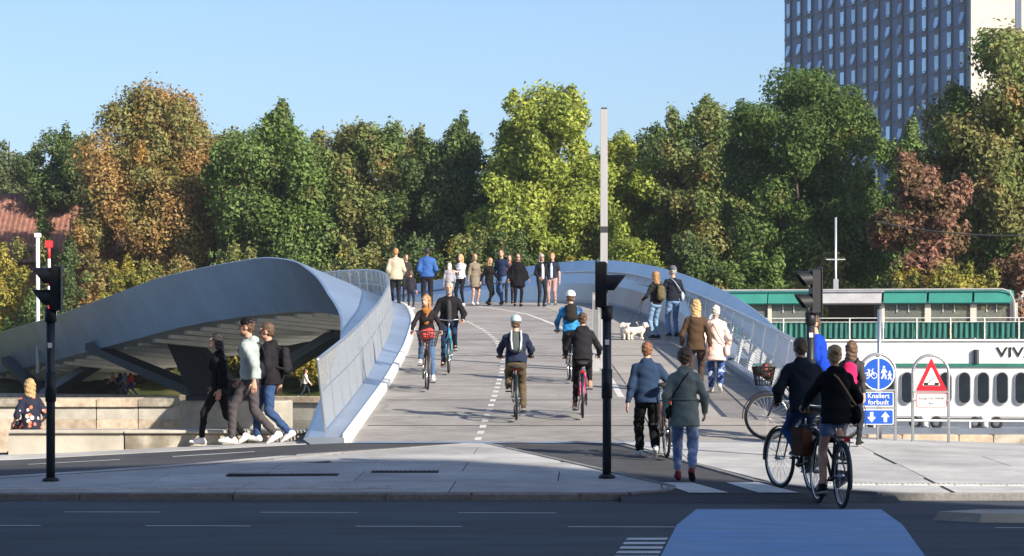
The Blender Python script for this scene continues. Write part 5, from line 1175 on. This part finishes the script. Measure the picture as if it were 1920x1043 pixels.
def bicycle(pos, yaw, label, col, sport=False, steer=0.0, basket=None, rack=True, crank=0.0, guard=True, saddlez=.96, barz=1.06, group='bicycles on and around the bridge', lean=0.0, tyre=None, lights=True):
    wheel_meshes(); root = tag(empty('bicycle', pos, yaw), label, 'bicycle', group); root.rotation_euler = (0, lean, yaw)
    fm = M('bike_paint', srgb(*col), .35, .1, .08, 4)
    ra, fa, bb = V((0, -.50, WR)), V((0, .56, WR)), V((0, -.06, .29)); st = V((0, -.22, saddlez-.14)); ht, hb_ = V((0, .34, .90)), V((0, .385, .72))
    b = MB()
    if sport: b.tube([st-V((0, -.01, .04)), ht-V((0, 0, .03))], .016, 8)
    else: b.tube([bb+(st-bb)*.45, (bb+hb_)*.5+V((0, .02, .12)), ht-V((0, 0, .06))], .016, 8)
    b.tube([bb, hb_], .018, 8); b.tube([bb, st], .016, 8)
    for s_ in (-.05, .05): b.tube([bb+V((s_*.6, 0, 0)), ra+V((s_, 0, 0))], .010, 6); b.tube([st+V((s_*.3, 0, -.06)), ra+V((s_, 0, 0))], .008, 6)
    b.tube([hb_, ht], .021, 8); b.tube([bb-V((.04, 0, 0)), bb+V((.04, 0, 0))], .024, 8); b.build('frame', fm, root, True)
    piv = Matrix.Translation(hb_) @ Matrix.Rotation(steer, 4, 'Z') @ Matrix.Translation(-hb_)
    b = MB()
    for s_ in (-.055, .055): b.tube([hb_+V((s_*.7, .005, -.01)), hb_+V((s_, .06, -.12)), fa+V((s_, 0, 0))], [.013, .012, .009], 6)
    b.tube([hb_+V((-.045, .005, -.01)), hb_+V((.045, .005, -.01))], .014, 6); b.xf(piv); b.build('fork', fm, root, True)
    def wheel(c, mt):
        w_ = empty('wheel', c); w_.parent = root
        for nm in ('tyre', 'rim', 'spokes'): link(nm, _w[nm], w_)
        return w_
    wheel(ra, 0); wf_ = wheel(piv @ fa, 0); wf_.rotation_euler = (0, 0, steer)
    b = MB(); b.tube([ht, V((0, .31, barz-.02))], .013, 8); 
    if sport: hbp = [(-.29, .32, barz), (-.1, .36, barz), (.1, .36, barz), (.29, .32, barz)]
    else: hbp = [(-.27, .12, barz-.03), (-.26, .22, barz), (-.2, .33, barz+.02), (-.06, .36, barz), (.06, .36, barz), (.2, .33, barz+.02), (.26, .22, barz), (.27, .12, barz-.03)]
    b.tube(hbp, .0125, 8); b.xf(piv); b.build('handlebar', m_chrome, root, True)
    grips = []
    for e, d_ in ((hbp[0], hbp[1]), (hbp[-1], hbp[-2])):
        e, d_ = V(e), V(d_); g = (d_-e).normalized(); b = MB(); b.tube([e-g*.01, e+g*.11], .018, 8); b.xf(piv); b.build('grip', m_rubber, root, True); grips.append(piv @ (e+g*.05))
    b = MB(); b.tube([st-V((0, .0, .02)), V((0, -.235, saddlez-.03))], .013, 8); b.build('seat_post', m_chrome, root, True)
    b = MB(); rg_ = []
    for y, w_, h_, dz in ((-.375, .05, .02, 0), (-.36, .085, .032, .005), (-.30, .095, .036, .008), (-.22, .06, .03, .0), (-.13, .026, .022, 0), (-.10, .014, .012, -.004)):
        rg_.append([(w_*math.cos(a), y, saddlez-.01+dz+h_*math.sin(a)) for a in np.linspace(0, 2*math.pi, 13)[:-1]])
    b.loft(rg_); b.build('saddle', m_rubber, root, True)
    b = MB(); b.tube([(.045, bb.y+.085*math.cos(a), bb.z+.085*math.sin(a)) for a in np.linspace(0, 2*math.pi, 25)[:-1]], .007, 5, closed=True, up=(1, 0, 0))
    pds = {}
    for s_ in (1, -1):
        a = crank+(0 if s_ > 0 else math.pi); e = bb+V((s_*.065, .17*math.sin(a), -.17*math.cos(a))); b.tube([bb+V((s_*.05, 0, 0)), e], .010, 6); pds[s_] = e+V((s_*.055, 0, 0))
    b.build('crank', m_chrome, root, True)
    for s_ in (1, -1): MB().box(pds[s_], (.09, .08, .022), bev=.005).build('pedal', m_rubber, root)
    if not sport:
        b = MB(); pts = [(.055, bb.y+.1*math.cos(a), bb.z+.1*math.sin(a)) for a in np.linspace(-1.6, 1.6, 9)]+[(.055, ra.y+.05*math.cos(a), ra.z+.05*math.sin(a)) for a in np.linspace(1.6, 4.7, 7)]
        n = len(pts); b.add(pts+[(.075, p[1], p[2]) for p in pts], [tuple(range(n)), tuple(range(2*n-1, n-1, -1))]+[(i, n+i, n+(i+1) % n, (i+1) % n) for i in range(n)]); b.build('chain_guard', m_black, root)
    if guard:
        for c, a0, a1, pv in ((ra, rad(15), rad(200), None), (fa, rad(-5), rad(150), piv)):
            b = MB(); A = np.linspace(a0, a1, 16)
            if c is ra: A = A+rad(0)
            r_ = WR+.018; L1 = [(c.x-.026, c.y+r_*math.cos(a), c.z+r_*math.sin(a)) for a in A]; L2 = [(c.x+.026, p[1], p[2]) for p in L1]; Lm = [(0, c.y+(r_+.012)*math.cos(a), c.z+(r_+.012)*math.sin(a)) for a in A]
            b.strip(L1, Lm); b.strip(Lm, L2); b.strip([(p[0], p[1], p[2]-.004) for p in Lm], L1)
            if pv: b.xf(pv)
            b.build('mudguard', m_black, root, True)
    if rack:
        b = MB(); z = WR*2+.06
        for s_ in (-.055, .055): b.tube([(s_, -.27, z+.0), (s_, -.72, z)], .007, 6); b.tube([(s_, -.62, z), (s_, ra.y, WR)], .006, 6)
        for y in (-.3, -.45, -.6, -.72): b.tube([(-.055, y, z), (.055, y, z)], .006, 6)
        b.build('rear_rack', m_black, root, True)
    if lights: MB().box((0, -.725 if rack else -.30, .735 if rack else .80), (.06, .03, .045), bev=.006).build('rear_light', M('rear_lamp', (.35, .01, .01), .25), root)
    if basket:
        bc, bm_, fill = basket; o = MB(); c = piv @ V((0, .62, .93)); rt = Matrix.Translation(c) @ Matrix.Rotation(steer, 4, 'Z')
        n = 22; b = MB()
        def rct(z, sx_, sy_): 
            q = []
            for i in range(n): a = 2*math.pi*i/n; q.append((sx_*clamp(1.25*math.cos(a), -1, 1), sy_*clamp(1.25*math.sin(a), -1, 1), z))
            return q
        for z, sx_, sy_ in ((-.13, .14, .11), (-.065, .155, .122), (0, .17, .135), (.065, .185, .147), (.13, .2, .16)): b.tube(rct(z, sx_, sy_), .007 if z < .12 else .012, 5, closed=True, up=(0, 0, 1))
        lo_, hi_ = rct(-.13, .14, .11), rct(.13, .2, .16)
        for i in range(n): b.tube([lo_[i], hi_[i]], .005, 4)
        b.add(lo_, [tuple(range(n-1, -1, -1))]); b.xf(rt); bk = b.build('basket', fabric(bc), root)
        if fill:
            pr = []; rr = random.Random(3)
            for i in range(7): p = V((rr.uniform(-.11, .11), rr.uniform(-.08, .08), rr.uniform(.02, .13))); p2 = rt @ p; pr.append(el(p2, p2+V((.03, .02, .0)), rr.uniform(.05, .085)))
            sdf_obj('basket_load', fill, bk, pr, .018, k=.03, wrinkle=.006, wf=40)
    return dict(root=root, pos=V(pos), yaw=yaw, grips=grips, ped=pds, saddlez=saddlez, lean=lean)
def ride_pose(bk, h, lean=.12, up=.08):
    k = h/1.75; P = dict(pel=(0, -.25/k, (bk['saddlez']+.085)/k), spine=(0, lean, .485), kneepole=(0, 1, .25), curl=1.25)
    for s_, nm, g in ((-1, 'L', bk['grips'][0]), (1, 'R', bk['grips'][1])):
        p = bk['ped'][s_]; P['foot'+nm] = ((p.x)/k, (p.y-.07)/k, (p.z+.098)/k); P['toe'+nm] = (s_*.06, 1, -.12 if p.z < .3 else .02)
        P['hand'+nm] = (g.x/k*1.0, (g.y-.075)/k, (g.z+.03)/k); P['hdir'+nm] = (0, 1, -.25); P['palm'+nm] = (0, -.1, -1); P['thumb'+nm] = (-s_, .1, 0); P['pole'+nm] = (s_*.7, -.6, -.7)
    return P
def rider(bk, label, h, lean=.12, **kw):
    fr = person(bk['pos'], bk['yaw'], label, h, ride_pose(bk, h, lean), **kw); fr['root'].rotation_euler = (0, bk['lean'], bk['yaw']); return fr
def z0(p, dz=0): return V((p.x, p.y, p.z+dz))

G_str = 'people strolling on the bridge'
# --- cyclists in the street ---------------------------------------------------
m_denim = (44, 72, 112)
p = foot(1497, 920); bk = bicycle(z0(p), rad(13), 'dark green city bicycle ridden by the person in the dark padded jacket', (26, 52, 48), crank=rad(60), steer=rad(10), saddlez=.89, barz=1.0)
rider(bk, 'person in dark padded jacket and blue jeans riding the dark green bicycle', 1.64, .16, hair=('short', 'brown'), top=dict(col=(26, 34, 44), t=.035, collar=True, hem=.1), bottom=dict(col=(32, 66, 106), fit=.006), shoes=(96, 92, 84))
# brown pannier on his bicycle
pn = tag(empty('pannier_bag', z0(p)), 'brown leather pannier on the dark green bicycle', 'bag'); pn.rotation_euler = (0, 0, rad(13))
MB().box((-.13, -.5, .56), (.12, .34, .30), bev=.025).build('pouch', fabric((78, 48, 32)), pn); MB().box((-.195, -.5, .66), (.012, .32, .14), bev=.004).build('flap', fabric((66, 40, 27)), pn); MB().tube([(-.08, -.6, .72), (-.06, -.5, .745), (-.08, -.4, .72)], .012, 6).build('hook', m_black, pn)
p = foot(1557, 949); bk = bicycle(z0(p), rad(7), 'black city bicycle ridden by the person in a black hooded coat', (28, 34, 44), crank=rad(175), saddlez=.91)
rider(bk, 'person in black hooded coat and denim shorts cycling away', 1.60, .06, female=True, hair=('bun', 'blond'), top=dict(col=(14, 15, 20), t=.03, hood=True, hem=.12, flare=1.08), bottom=dict(kind='shorts', col=(108, 128, 160), length=.42, fit=.012), shoes=(28, 28, 32), extra={'bag': ((16, 16, 18), 1, .02), 'strapcol': (150, 125, 95)})
p = foot(1448, 826); p = V((p.x+.5, p.y+.05, p.z)); bk = bicycle(z0(p), rad(80), 'dark bicycle with a full front basket ridden by the person in bright blue', (40, 44, 58), crank=rad(80), steer=rad(10), basket=((36, 32, 30), None, M('basket_flowers', (.03, .035, .03), .8, 0, .3, 20, col2=(.45, .07, .08), c2scale=22, c2lo=.56, c2hi=.6)))
rider(bk, 'person in bright blue jacket on the bicycle with the front basket', 1.70, .12, hair=('short', 'brown'), headyaw=rad(40), top=dict(col=(22, 60, 170)), bottom=dict(col=(30, 32, 40)))
p = on(1596, 37.5); person(p, rad(-20), 'person in dark jacket with a pink backpack behind the cyclist in denim shorts', 1.5, walk(.3, 1), female=True, hair=('long', 'brown'), top=dict(col=(60, 58, 60)), bottom=dict(col=(40, 42, 50)), extra={'backpack': (205, 40, 95)})
# --- people with the bicycle, coat woman -------------------------------------
p = foot(1214, 857); person(p, rad(6), 'person in dark blue coat and black trousers wheeling a bicycle', 1.53, dict(walk(.28, -1, arms=False), handL=(-.30, .0, .82), handR=(.34, .25, 1.0)), hair=('short', 'red'), top=dict(col=(40, 58, 84), t=.03, collar=True, hem=.12), bottom=dict(col=(20, 22, 26), fit=.02), shoes=(190, 205, 205))
bicycle(on(1241, p.y+.05), rad(4), 'brown bicycle wheeled by the person in the dark blue coat', (86, 62, 50), crank=rad(30), steer=rad(-4))
p = foot(1284, 903); person(p, rad(-4), 'person in belted grey green jacket and pale jeans walking away', 1.57, walk(.36, -1, .08), female=True, hair=('curly', 'brown'), top=dict(col=(124, 136, 132), t=.03, hem=.22, flare=1.16, belt=1, collar=True, waist=.96), bottom=dict(mat=M('faded_denim', srgb(112, 132, 172), .85, 0, .2, 8, .3, 200, col2=srgb(165, 178, 200), c2scale=9), fit=.012, length=.86), shoes=(120, 50, 60), sole=(26, 26, 28), extra={'bag': ((28, 28, 30), -1, .0)})
# --- walkers on the right of the deck ----------------------------------------
p = foot(1305, 738); person(p, rad(-3), 'person in a brown jacket and brown trousers walking up the bridge', 1.70, walk(.3, 1, .1), female=True, hair=('long', 'blond'), top=dict(col=(74, 58, 44), t=.022, hem=.14, flare=1.08), bottom=dict(col=(70, 58, 54), fit=.004), shoes=(40, 34, 32))
p = foot(1342, 736); person(p, rad(-6), 'person in pale pink coat walking beside the brown jacket', 1.58, dict(walk(.26, -1, .08)), female=True, hair=('short', 'white'), top=dict(col=(226, 200, 190), t=.03, hem=.3, flare=1.2), bottom=dict(mat=M('blue_white_print', srgb(50, 80, 140), .85, 0, .2, 8, 0, 60, col2=srgb(190, 205, 225), c2scale=14), fit=.015), shoes=(225, 222, 215), extra={'bag': ((230, 205, 195), 1, .1), 'strapcol': (140, 110, 100)})
pw = foot(1230, 636); person(pw, rad(35), 'person with olive backpack and pale jeans holding dog leads', 1.68, stand(handL=(-.22, .28, 1.02), handR=(.2, .2, .95)), female=True, hair=('long', 'honey'), top=dict(col=(38, 38, 38)), bottom=dict(col=(120, 148, 178)), shoes=(30, 28, 28), extra={'backpack': (92, 84, 60)}, headyaw=rad(20))
p = foot(1262, 632); person(p, rad(15), 'person in a grey hat with a pale shoulder bag beside the dog walker', 1.78, stand(handL=(-.2, .26, 1.05), handR=(.2, .25, 1.02)), hair=('short', 'grey'), top=dict(col=(30, 34, 44)), bottom=dict(col=(112, 140, 178), fit=.008), shoes=(40, 50, 70), extra={'hat': (92, 92, 100), 'bag': ((176, 190, 200), 1, -.06), 'strapcol': (170, 180, 190)}, headyaw=rad(25))
# --- cyclists on the deck -----------------------------------------------------
p = foot(967, 787); bk = bicycle(z0(p), rad(1), 'black bicycle ridden by the cyclist in the pale helmet', (30, 32, 36), sport=True, crank=rad(20), saddlez=.85, barz=1.0, rack=False)
rider(bk, 'cyclist with pale helmet and grey backpack riding up the bridge', 1.55, .2, hair=('short', 'brown'), top=dict(col=(36, 44, 66), t=.03), bottom=dict(col=(88, 78, 62), fit=.018), shoes=(70, 62, 52), extra={'helmet': (168, 192, 198), 'backpack': (74, 82, 84), 'reflect': 1})
p = foot(1092, 783); bk = bicycle(z0(p), rad(-1), 'magenta bicycle ridden by the person in black', (214, 40, 110), crank=rad(190), saddlez=.88, barz=1.0)
rider(bk, 'person in black jacket and leggings riding the magenta bicycle', 1.58, .12, female=True, hair=('bun', 'brown'), top=dict(col=(34, 34, 38), t=.028, hood=True), bottom=dict(col=(24, 24, 28)), shoes=(170, 128, 104))
p = foot(1070, 716); bk = bicycle(z0(p), rad(2), 'dark road bicycle ridden by the cyclist in the cyan jacket', (26, 28, 32), sport=True, crank=rad(20), saddlez=.90, barz=.98, rack=False, guard=False)
rider(bk, 'cyclist in cyan jacket with white helmet and dark rucksack', 1.64, .26, hair=('short', 'brown'), top=dict(mat=M('cyan_jersey', srgb(30, 130, 190), .7, 0, .15, 6, .2, 120, col2=srgb(20, 60, 110), c2scale=4)), bottom=dict(col=(30, 32, 38)), shoes=(30, 34, 46), extra={'helmet': (225, 232, 236), 'backpack': (40, 38, 36)})
p = foot(800, 731); bk = bicycle(z0(p), rad(183), 'bicycle with red filled front basket ridden towards the street', (90, 70, 62), crank=rad(160), steer=rad(2), basket=((60, 52, 48), None, M('red_bag', (.50, .06, .06), .8, 0, .3, 14)))
rider(bk, 'person with an ochre scarf riding the bicycle with a red filled basket', 1.55, .08, female=True, hair=('long', 'honey'), top=dict(col=(36, 30, 34), hem=.1), bottom=dict(col=(70, 98, 134)), shoes=(226, 226, 222), extra={'scarf': (150, 102, 52)}, headyaw=rad(-30))
p = foot(842, 700); bk = bicycle(z0(p), rad(181), 'teal blue bicycle ridden downhill by the person in black', (40, 128, 158), crank=rad(20), steer=rad(-2))
rider(bk, 'person in black jacket riding the teal bicycle downhill', 1.74, .08, hair=('short', 'grey'), top=dict(col=(28, 28, 32), t=.03, stripe=(60, 60, 62)), bottom=dict(col=(34, 46, 70)), shoes=(46, 40, 36), extra={'beard': 'grey'})
# --- group at the crest --------------------------------------------------------
def crest(px, D, yaw, label, h, **kw):
    return person(on(px, D), rad(yaw), label, h, far=True, **kw)
m_strp = M('striped_knit', srgb(228, 228, 232), .85); 
nt_ = m_strp.node_tree; wv = N(nt_, 'ShaderNodeTexWave', i_Scale=6.0); wv.bands_direction = 'Z'; tcx = N(nt_, 'ShaderNodeTexCoord'); cr_ = N(nt_, 'ShaderNodeValToRGB'); cr_.color_ramp.elements[0].color = (*srgb(70, 72, 92), 1); cr_.color_ramp.elements[1].color = (*srgb(232, 232, 234), 1); cr_.color_ramp.elements[0].position = .25; cr_.color_ramp.elements[1].position = .4
nt_.links.new(tcx.outputs['Object'], wv.inputs['Vector']); nt_.links.new(wv.outputs[0], cr_.inputs[0]); nt_.links.new(cr_.outputs[0], nt_.nodes['Principled BSDF'].inputs['Base Color'])
cross = dict(handL=(.06, .22, 1.16), handR=(-.06, .24, 1.12))
crest(864, 87.4, 150, 'person in white striped jumper and black trousers with folded arms', 1.70, pose=stand(**cross), female=True, hair=('long', 'blond'), top=dict(mat=m_strp, hem=.04, name='jumper'), bottom=dict(col=(24, 26, 32)), shoes=(210, 210, 205))
crest(890, 88.9, 205, 'person in short grey brown dress among the group at the crest', 1.70, pose=stand(), female=True, hair=('bun', 'honey'), top=dict(col=(122, 112, 98), hem=.12, sleeve=1, name='dress_top'), bottom=dict(kind='skirt', col=(122, 112, 98), length=.85, flare=1.15), shoes=(232, 232, 230))
crest(917, 87.2, 222, 'person dressed all in black beside the navy pullover', 1.60, pose=walk(.24, 1), female=True, hair=('long', 'honey'), top=dict(col=(22, 22, 24)), bottom=dict(col=(24, 24, 28)), shoes=(22, 22, 24))
crest(941, 88.4, 150, 'person in navy pullover and blue jeans facing the street', 1.86, pose=walk(.3, -1, .1), hair=('short', 'brown'), top=dict(col=(34, 46, 72), name='pullover'), bottom=dict(col=(72, 98, 138), fit=.006), shoes=(40, 40, 46), headyaw=rad(20))
crest(955, 90.5, 180, 'person half hidden behind the navy pullover and the cape', 1.66, pose=stand(), female=True, hair=('bob', 'brown'), top=dict(col=(120, 70, 60)), bottom=dict(col=(40, 40, 46)), shoes=(30, 30, 30))
crest(971, 86.8, 192, 'person in wide black cape dress and sunglasses', 1.72, pose=stand(handL=(-.34, .04, .92), handR=(.34, .04, .92)), female=True, hair=('long', 'brown'), top=dict(col=(18, 18, 24), t=.04, hem=.28, flare=1.45, cape=1, name='cape'), bottom=dict(kind='skirt', col=(18, 18, 24), length=.7, tights=(24, 24, 26)), shoes=(22, 22, 24), extra={'glasses': 1})
crest(1015, 86.9, 200, 'person in black jacket over a white top with sunglasses', 1.72, pose=stand(handR=(.16, .2, .95)), female=True, hair=('bob', 'grey'), top=dict(col=(26, 28, 34), stripe=(226, 228, 230)), bottom=dict(col=(34, 36, 44)), shoes=(60, 60, 64), extra={'glasses': 1})
crest(1036, 87.8, 160, 'person in dark shirt with pale panel and pinkish trousers', 1.74, pose=stand(), hair=('short', 'honey'), top=dict(col=(40, 46, 60), stripe=(180, 196, 214), sleeve=.6, name='shirt'), bottom=dict(kind='trousers', col=(168, 136, 132), fit=.014, length=.7), shoes=(70, 80, 100))
crest(742, 87, 12, 'person in beige jacket seen from behind at the rail', 1.90, pose=stand(handL=(-.2, .12, .92), handR=(.2, .12, .92)), hair=('short', 'honey'), top=dict(col=(178, 166, 146), t=.035, hem=.14, flare=1.14), bottom=dict(col=(34, 34, 38), fit=.01), shoes=(40, 40, 40))
crest(770, 84, -10, 'small person in dark jacket between the beige jacket and blue sweatshirt', 1.22, pose=stand(), hair=('short', 'brown'), top=dict(col=(44, 44, 52), stripe=(150, 140, 140)), bottom=dict(col=(40, 40, 46)), shoes=(190, 195, 205))
crest(801, 85.5, 5, 'person in blue sweatshirt seen from behind', 1.95, pose=stand(handL=(-.16, .1, .98), handR=(.16, .1, .98)), skin=SKIN_D, hair=('short', 'black'), top=dict(col=(52, 88, 148), t=.04, hem=.06, name='sweatshirt'), bottom=dict(col=(36, 34, 40), fit=.012), shoes=(40, 44, 56))
pz = station(98, -2.0); person(pz, rad(200), 'person in dark brown jacket looking over the hump of the bridge', 1.74, stand(), far=True, hair=('short', 'brown'), top=dict(col=(50, 46, 46)), bottom=dict(col=(40, 40, 46)))
_px = lambda q: 960+q.x/q.y*F
pz = station(97, -.6); person(pz, rad(0), 'person in pale grey top standing near the left railing', 1.42, stand(), far=True, hair=('bob', 'white'), top=dict(col=(150, 150, 156)), bottom=dict(col=(60, 60, 66)))
# --- left foreground ------------------------------------------------------------
p = foot(470, 834); person(p, rad(84), 'person in black cap and pale grey hoodie striding along the bench', 1.88, dict(walk(.44, -1, .12), ), hair=('short', 'brown'), top=dict(col=(158, 168, 168), t=.024, hood=True, hem=.04, name='hoodie'), bottom=dict(col=(74, 70, 72), fit=.008), shoes=(232, 232, 230), extra={'cap': (22, 22, 26), 'beard': 'brown', 'bag': ((34, 36, 42), 1, -.1), 'strapcol': (40, 42, 50)})
p2 = V((p.x-.52, p.y+.6, apron(p.x-.52, p.y+.6))); person(p2, rad(86), 'person in black tracksuit with white trainers walking past the bench', 1.68, walk(.5, -1, .06), female=True, hair=('bob', 'black'), top=dict(col=(20, 21, 24), t=.02), bottom=dict(col=(26, 26, 29)), shoes=(236, 236, 234))
p2 = V((p.x+.24, p.y+.6, apron(p.x+.24, p.y+.6))); person(p2, rad(82), 'person in black jacket and blue jeans behind the grey hoodie', 1.80, walk(.4, 1, .1), hair=('short', 'brown'), top=dict(col=(34, 31, 36), t=.035, hood=True, hem=.1), bottom=dict(col=(52, 74, 112), fit=.01), shoes=(205, 210, 218), extra={'backpack': (38, 36, 40)})
m_flor = M('floral_dress', srgb(28, 32, 52), .85, 0, .2, 9, 0, 60, col2=srgb(205, 110, 80), c2scale=9, c2lo=.57, c2hi=.60)
nf = m_flor.node_tree; vo = N(nf, 'ShaderNodeTexVoronoi', i_Scale=11.0); tcf = N(nf, 'ShaderNodeTexCoord'); crf = N(nf, 'ShaderNodeValToRGB'); crf.color_ramp.interpolation = 'CONSTANT'
crf.color_ramp.elements[0].color = (1, 1, 1, 1); crf.color_ramp.elements[1].position = .36; crf.color_ramp.elements[1].color = (0, 0, 0, 1)
mxf = N(nf, 'ShaderNodeMix', data_type='RGBA'); crc = N(nf, 'ShaderNodeValToRGB'); e = crc.color_ramp.elements; e[0].color = (*srgb(215, 112, 82), 1); e[1].color = (*srgb(70, 84, 96), 1); e2 = crc.color_ramp.elements.new(.5); e2.color = (*srgb(222, 206, 200), 1); crc.color_ramp.interpolation = 'CONSTANT'
nf.links.new(tcf.outputs['Object'], vo.inputs['Vector']); nf.links.new(vo.outputs['Distance'], crf.inputs[0]); sepc = N(nf, 'ShaderNodeSeparateColor'); nf.links.new(vo.outputs['Color'], sepc.inputs[0]); nf.links.new(sepc.outputs[0], crc.inputs[0])
mxf.inputs[6].default_value = (*srgb(28, 32, 52), 1); nf.links.new(crc.outputs[0], mxf.inputs[7]); nf.links.new(crf.outputs[0], mxf.inputs[0]); nf.links.new(mxf.outputs[2], nf.nodes['Principled BSDF'].inputs['Base Color'])
ps = V((-7.32, 40.62, .08)); person(ps, rad(35), 'person in floral dress sitting on the end of the stone bench', 1.56, dict(pel=(0, 0, .50), spine=(0, .06, .49), footL=(-.16, .52, .03), footR=(.06, .5, .03), handL=(-.24, .22, .52), handR=(.22, .16, .52), kneepole=(0, 1, 1)), female=True, hair=('long', 'blond'), top=dict(mat=m_flor, t=.025, hem=.08, flare=1.12, sleeve=.9, name='dress_top'), bottom=dict(kind='skirt', mat=m_flor, length=.95, flare=.95), shoes=(40, 36, 36))
# --- far quay ----------------------------------------------------------------
for px, lab, col, bc, sg, fem, hr in ((212, 'far walker in pale top on the quay under the bridge', (196, 160, 150), (60, 50, 54), 1, True, 'brown'), (226, 'far walker in navy jacket mid stride on the quay', (38, 48, 78), (36, 44, 66), -1, False, 'black'), (235, 'far walker in light blue shirt beside the navy one', (130, 150, 180), (90, 104, 130), 1, False, 'brown'), (246, 'far walker in red top and blue skirt on the quay', (176, 40, 50), (44, 60, 140), 1, True, 'brown'), (572, 'far walker in white top by the pier on the quay', (214, 206, 204), (44, 48, 60), -1, False, 'brown')):
    x_ = (px-960)/F; D = 137/(1+.6*x_)+3.4; q = V((x_*D, D, -.95)); person(q, rad(100 if px < 300 else -80), lab, 1.66, walk(.5, sg), female=fem, far=True, hair=('short', hr), top=dict(col=col), bottom=dict(col=bc), shoes=(200, 200, 200), group='people walking on the far quay')

# ------------------------------------------------------------------ dogs
m_fur = M('white_fur', (.62, .57, .50), .9, 0, .18, 14, .7, 90, spec=.1)
def dog(px, py, yaw, label, k=1.0, hy=0.0):
    p = foot(px, py); root = tag(empty('dog', p, rad(yaw)), label, 'dog', 'small white dogs on leads')
    K = lambda x, y, z: V((x, y, z))*k
    pr = [el(K(0, -.15, .24), K(0, .0, .235), (.085*k, .085*k), (.09*k, .095*k)), el(K(0, 0, .235), K(0, .13, .25), .092*k, .10*k), el(K(0, .15, .27), K(0, .20, .35), .065*k, .055*k),
          el(K(0, .22, .38), K(0, .235, .385), .075*k), el(K(0, .28, .36), K(0, .315, .352), .035*k, .026*k), el(K(-.065, .2, .40), K(-.085, .2, .33), .03*k, .026*k), el(K(.065, .2, .40), K(.085, .2, .33), .03*k, .026*k),
          el(K(0, -.21, .29), K(0, -.26, .37), .03*k, .032*k), el(K(0, -.26, .37), K(0, -.2, .42), .035*k, .025*k)]
    for s_ in (-1, 1):
        pr += [el(K(s_*.055, .12, .2), K(s_*.055, .115, .11), .042*k, .03*k), el(K(s_*.055, .115, .11), K(s_*.055, .13, .02), .03*k, .026*k), el(K(s_*.055, .13, .02), K(s_*.055, .155, .02), .026*k),
               el(K(s_*.055, -.14, .22), K(s_*.06, -.09, .15), .055*k, .04*k), el(K(s_*.06, -.09, .15), K(s_*.06, -.175, .09), .035*k, .026*k), el(K(s_*.06, -.175, .09), K(s_*.06, -.16, .02), .026*k, .025*k), el(K(s_*.06, -.16, .02), K(s_*.06, -.13, .02), .026*k)]
    sdf_obj('body', m_fur, root, pr, .0145, k=.02, wrinkle=.007, wf=60, cuts=[(V((0, 0, 0)), V((0, 0, -1)))])
    MB().ball(K(0, .342, .36), .013*k, 8, 5).build('nose', m_black, root, True)
    for s_ in (-1, 1): MB().ball(K(s_*.03, .29, .395), .009*k, 8, 5).build('eye', m_black, root, True)
    MB().tube([K(.062*math.cos(a), .19+.045*math.sin(a), .315-.03*math.sin(a)) for a in np.linspace(0, 6.283, 13)[:-1]], .008, 5, closed=True).build('collar', m_red, root, True)
    return p
d1 = dog(1172, 637, 10, 'fluffy white dog standing tail first towards the street', .95); d2 = dog(1194, 637, -75, 'fluffy white dog nearer the jeans of the dog walker', .95); d3 = dog(1208, 629, -60, 'smaller white dog behind the other two', .85)
hand = pw+Matrix.Rotation(rad(35), 3, 'Z') @ V((-.2, .3, .96))
for dp, nm in ((d1, 'slack dark lead to the tail first dog'), (d2, 'dark lead to the dog nearer the jeans')):
    q = [hand+(dp+V((0, .12, .33))-hand)*t-V((0, 0, .25*t*(1-t))) for t in np.linspace(0, 1, 9)]
    tag(MB().tube(q, .007, 5).build('dog_lead', m_black), nm, 'lead')

# ------------------------------------------------------------------ thin autumn haze over the harbour
mh = bpy.data.materials.new('haze_air'); mh.use_nodes = True; nh = mh.node_tree; nh.nodes.clear()
oh = nh.nodes.new('ShaderNodeOutputMaterial'); pv = nh.nodes.new('ShaderNodeVolumePrincipled'); pv.inputs['Color'].default_value = (.86, .92, 1, 1); pv.inputs['Density'].default_value = .00018; pv.inputs['Anisotropy'].default_value = .2
nh.links.new(pv.outputs[0], oh.inputs['Volume'])
tag(MB().box((0, 2470, 40), (10400, 5460, 88)).build('haze', mh), kind='stuff')
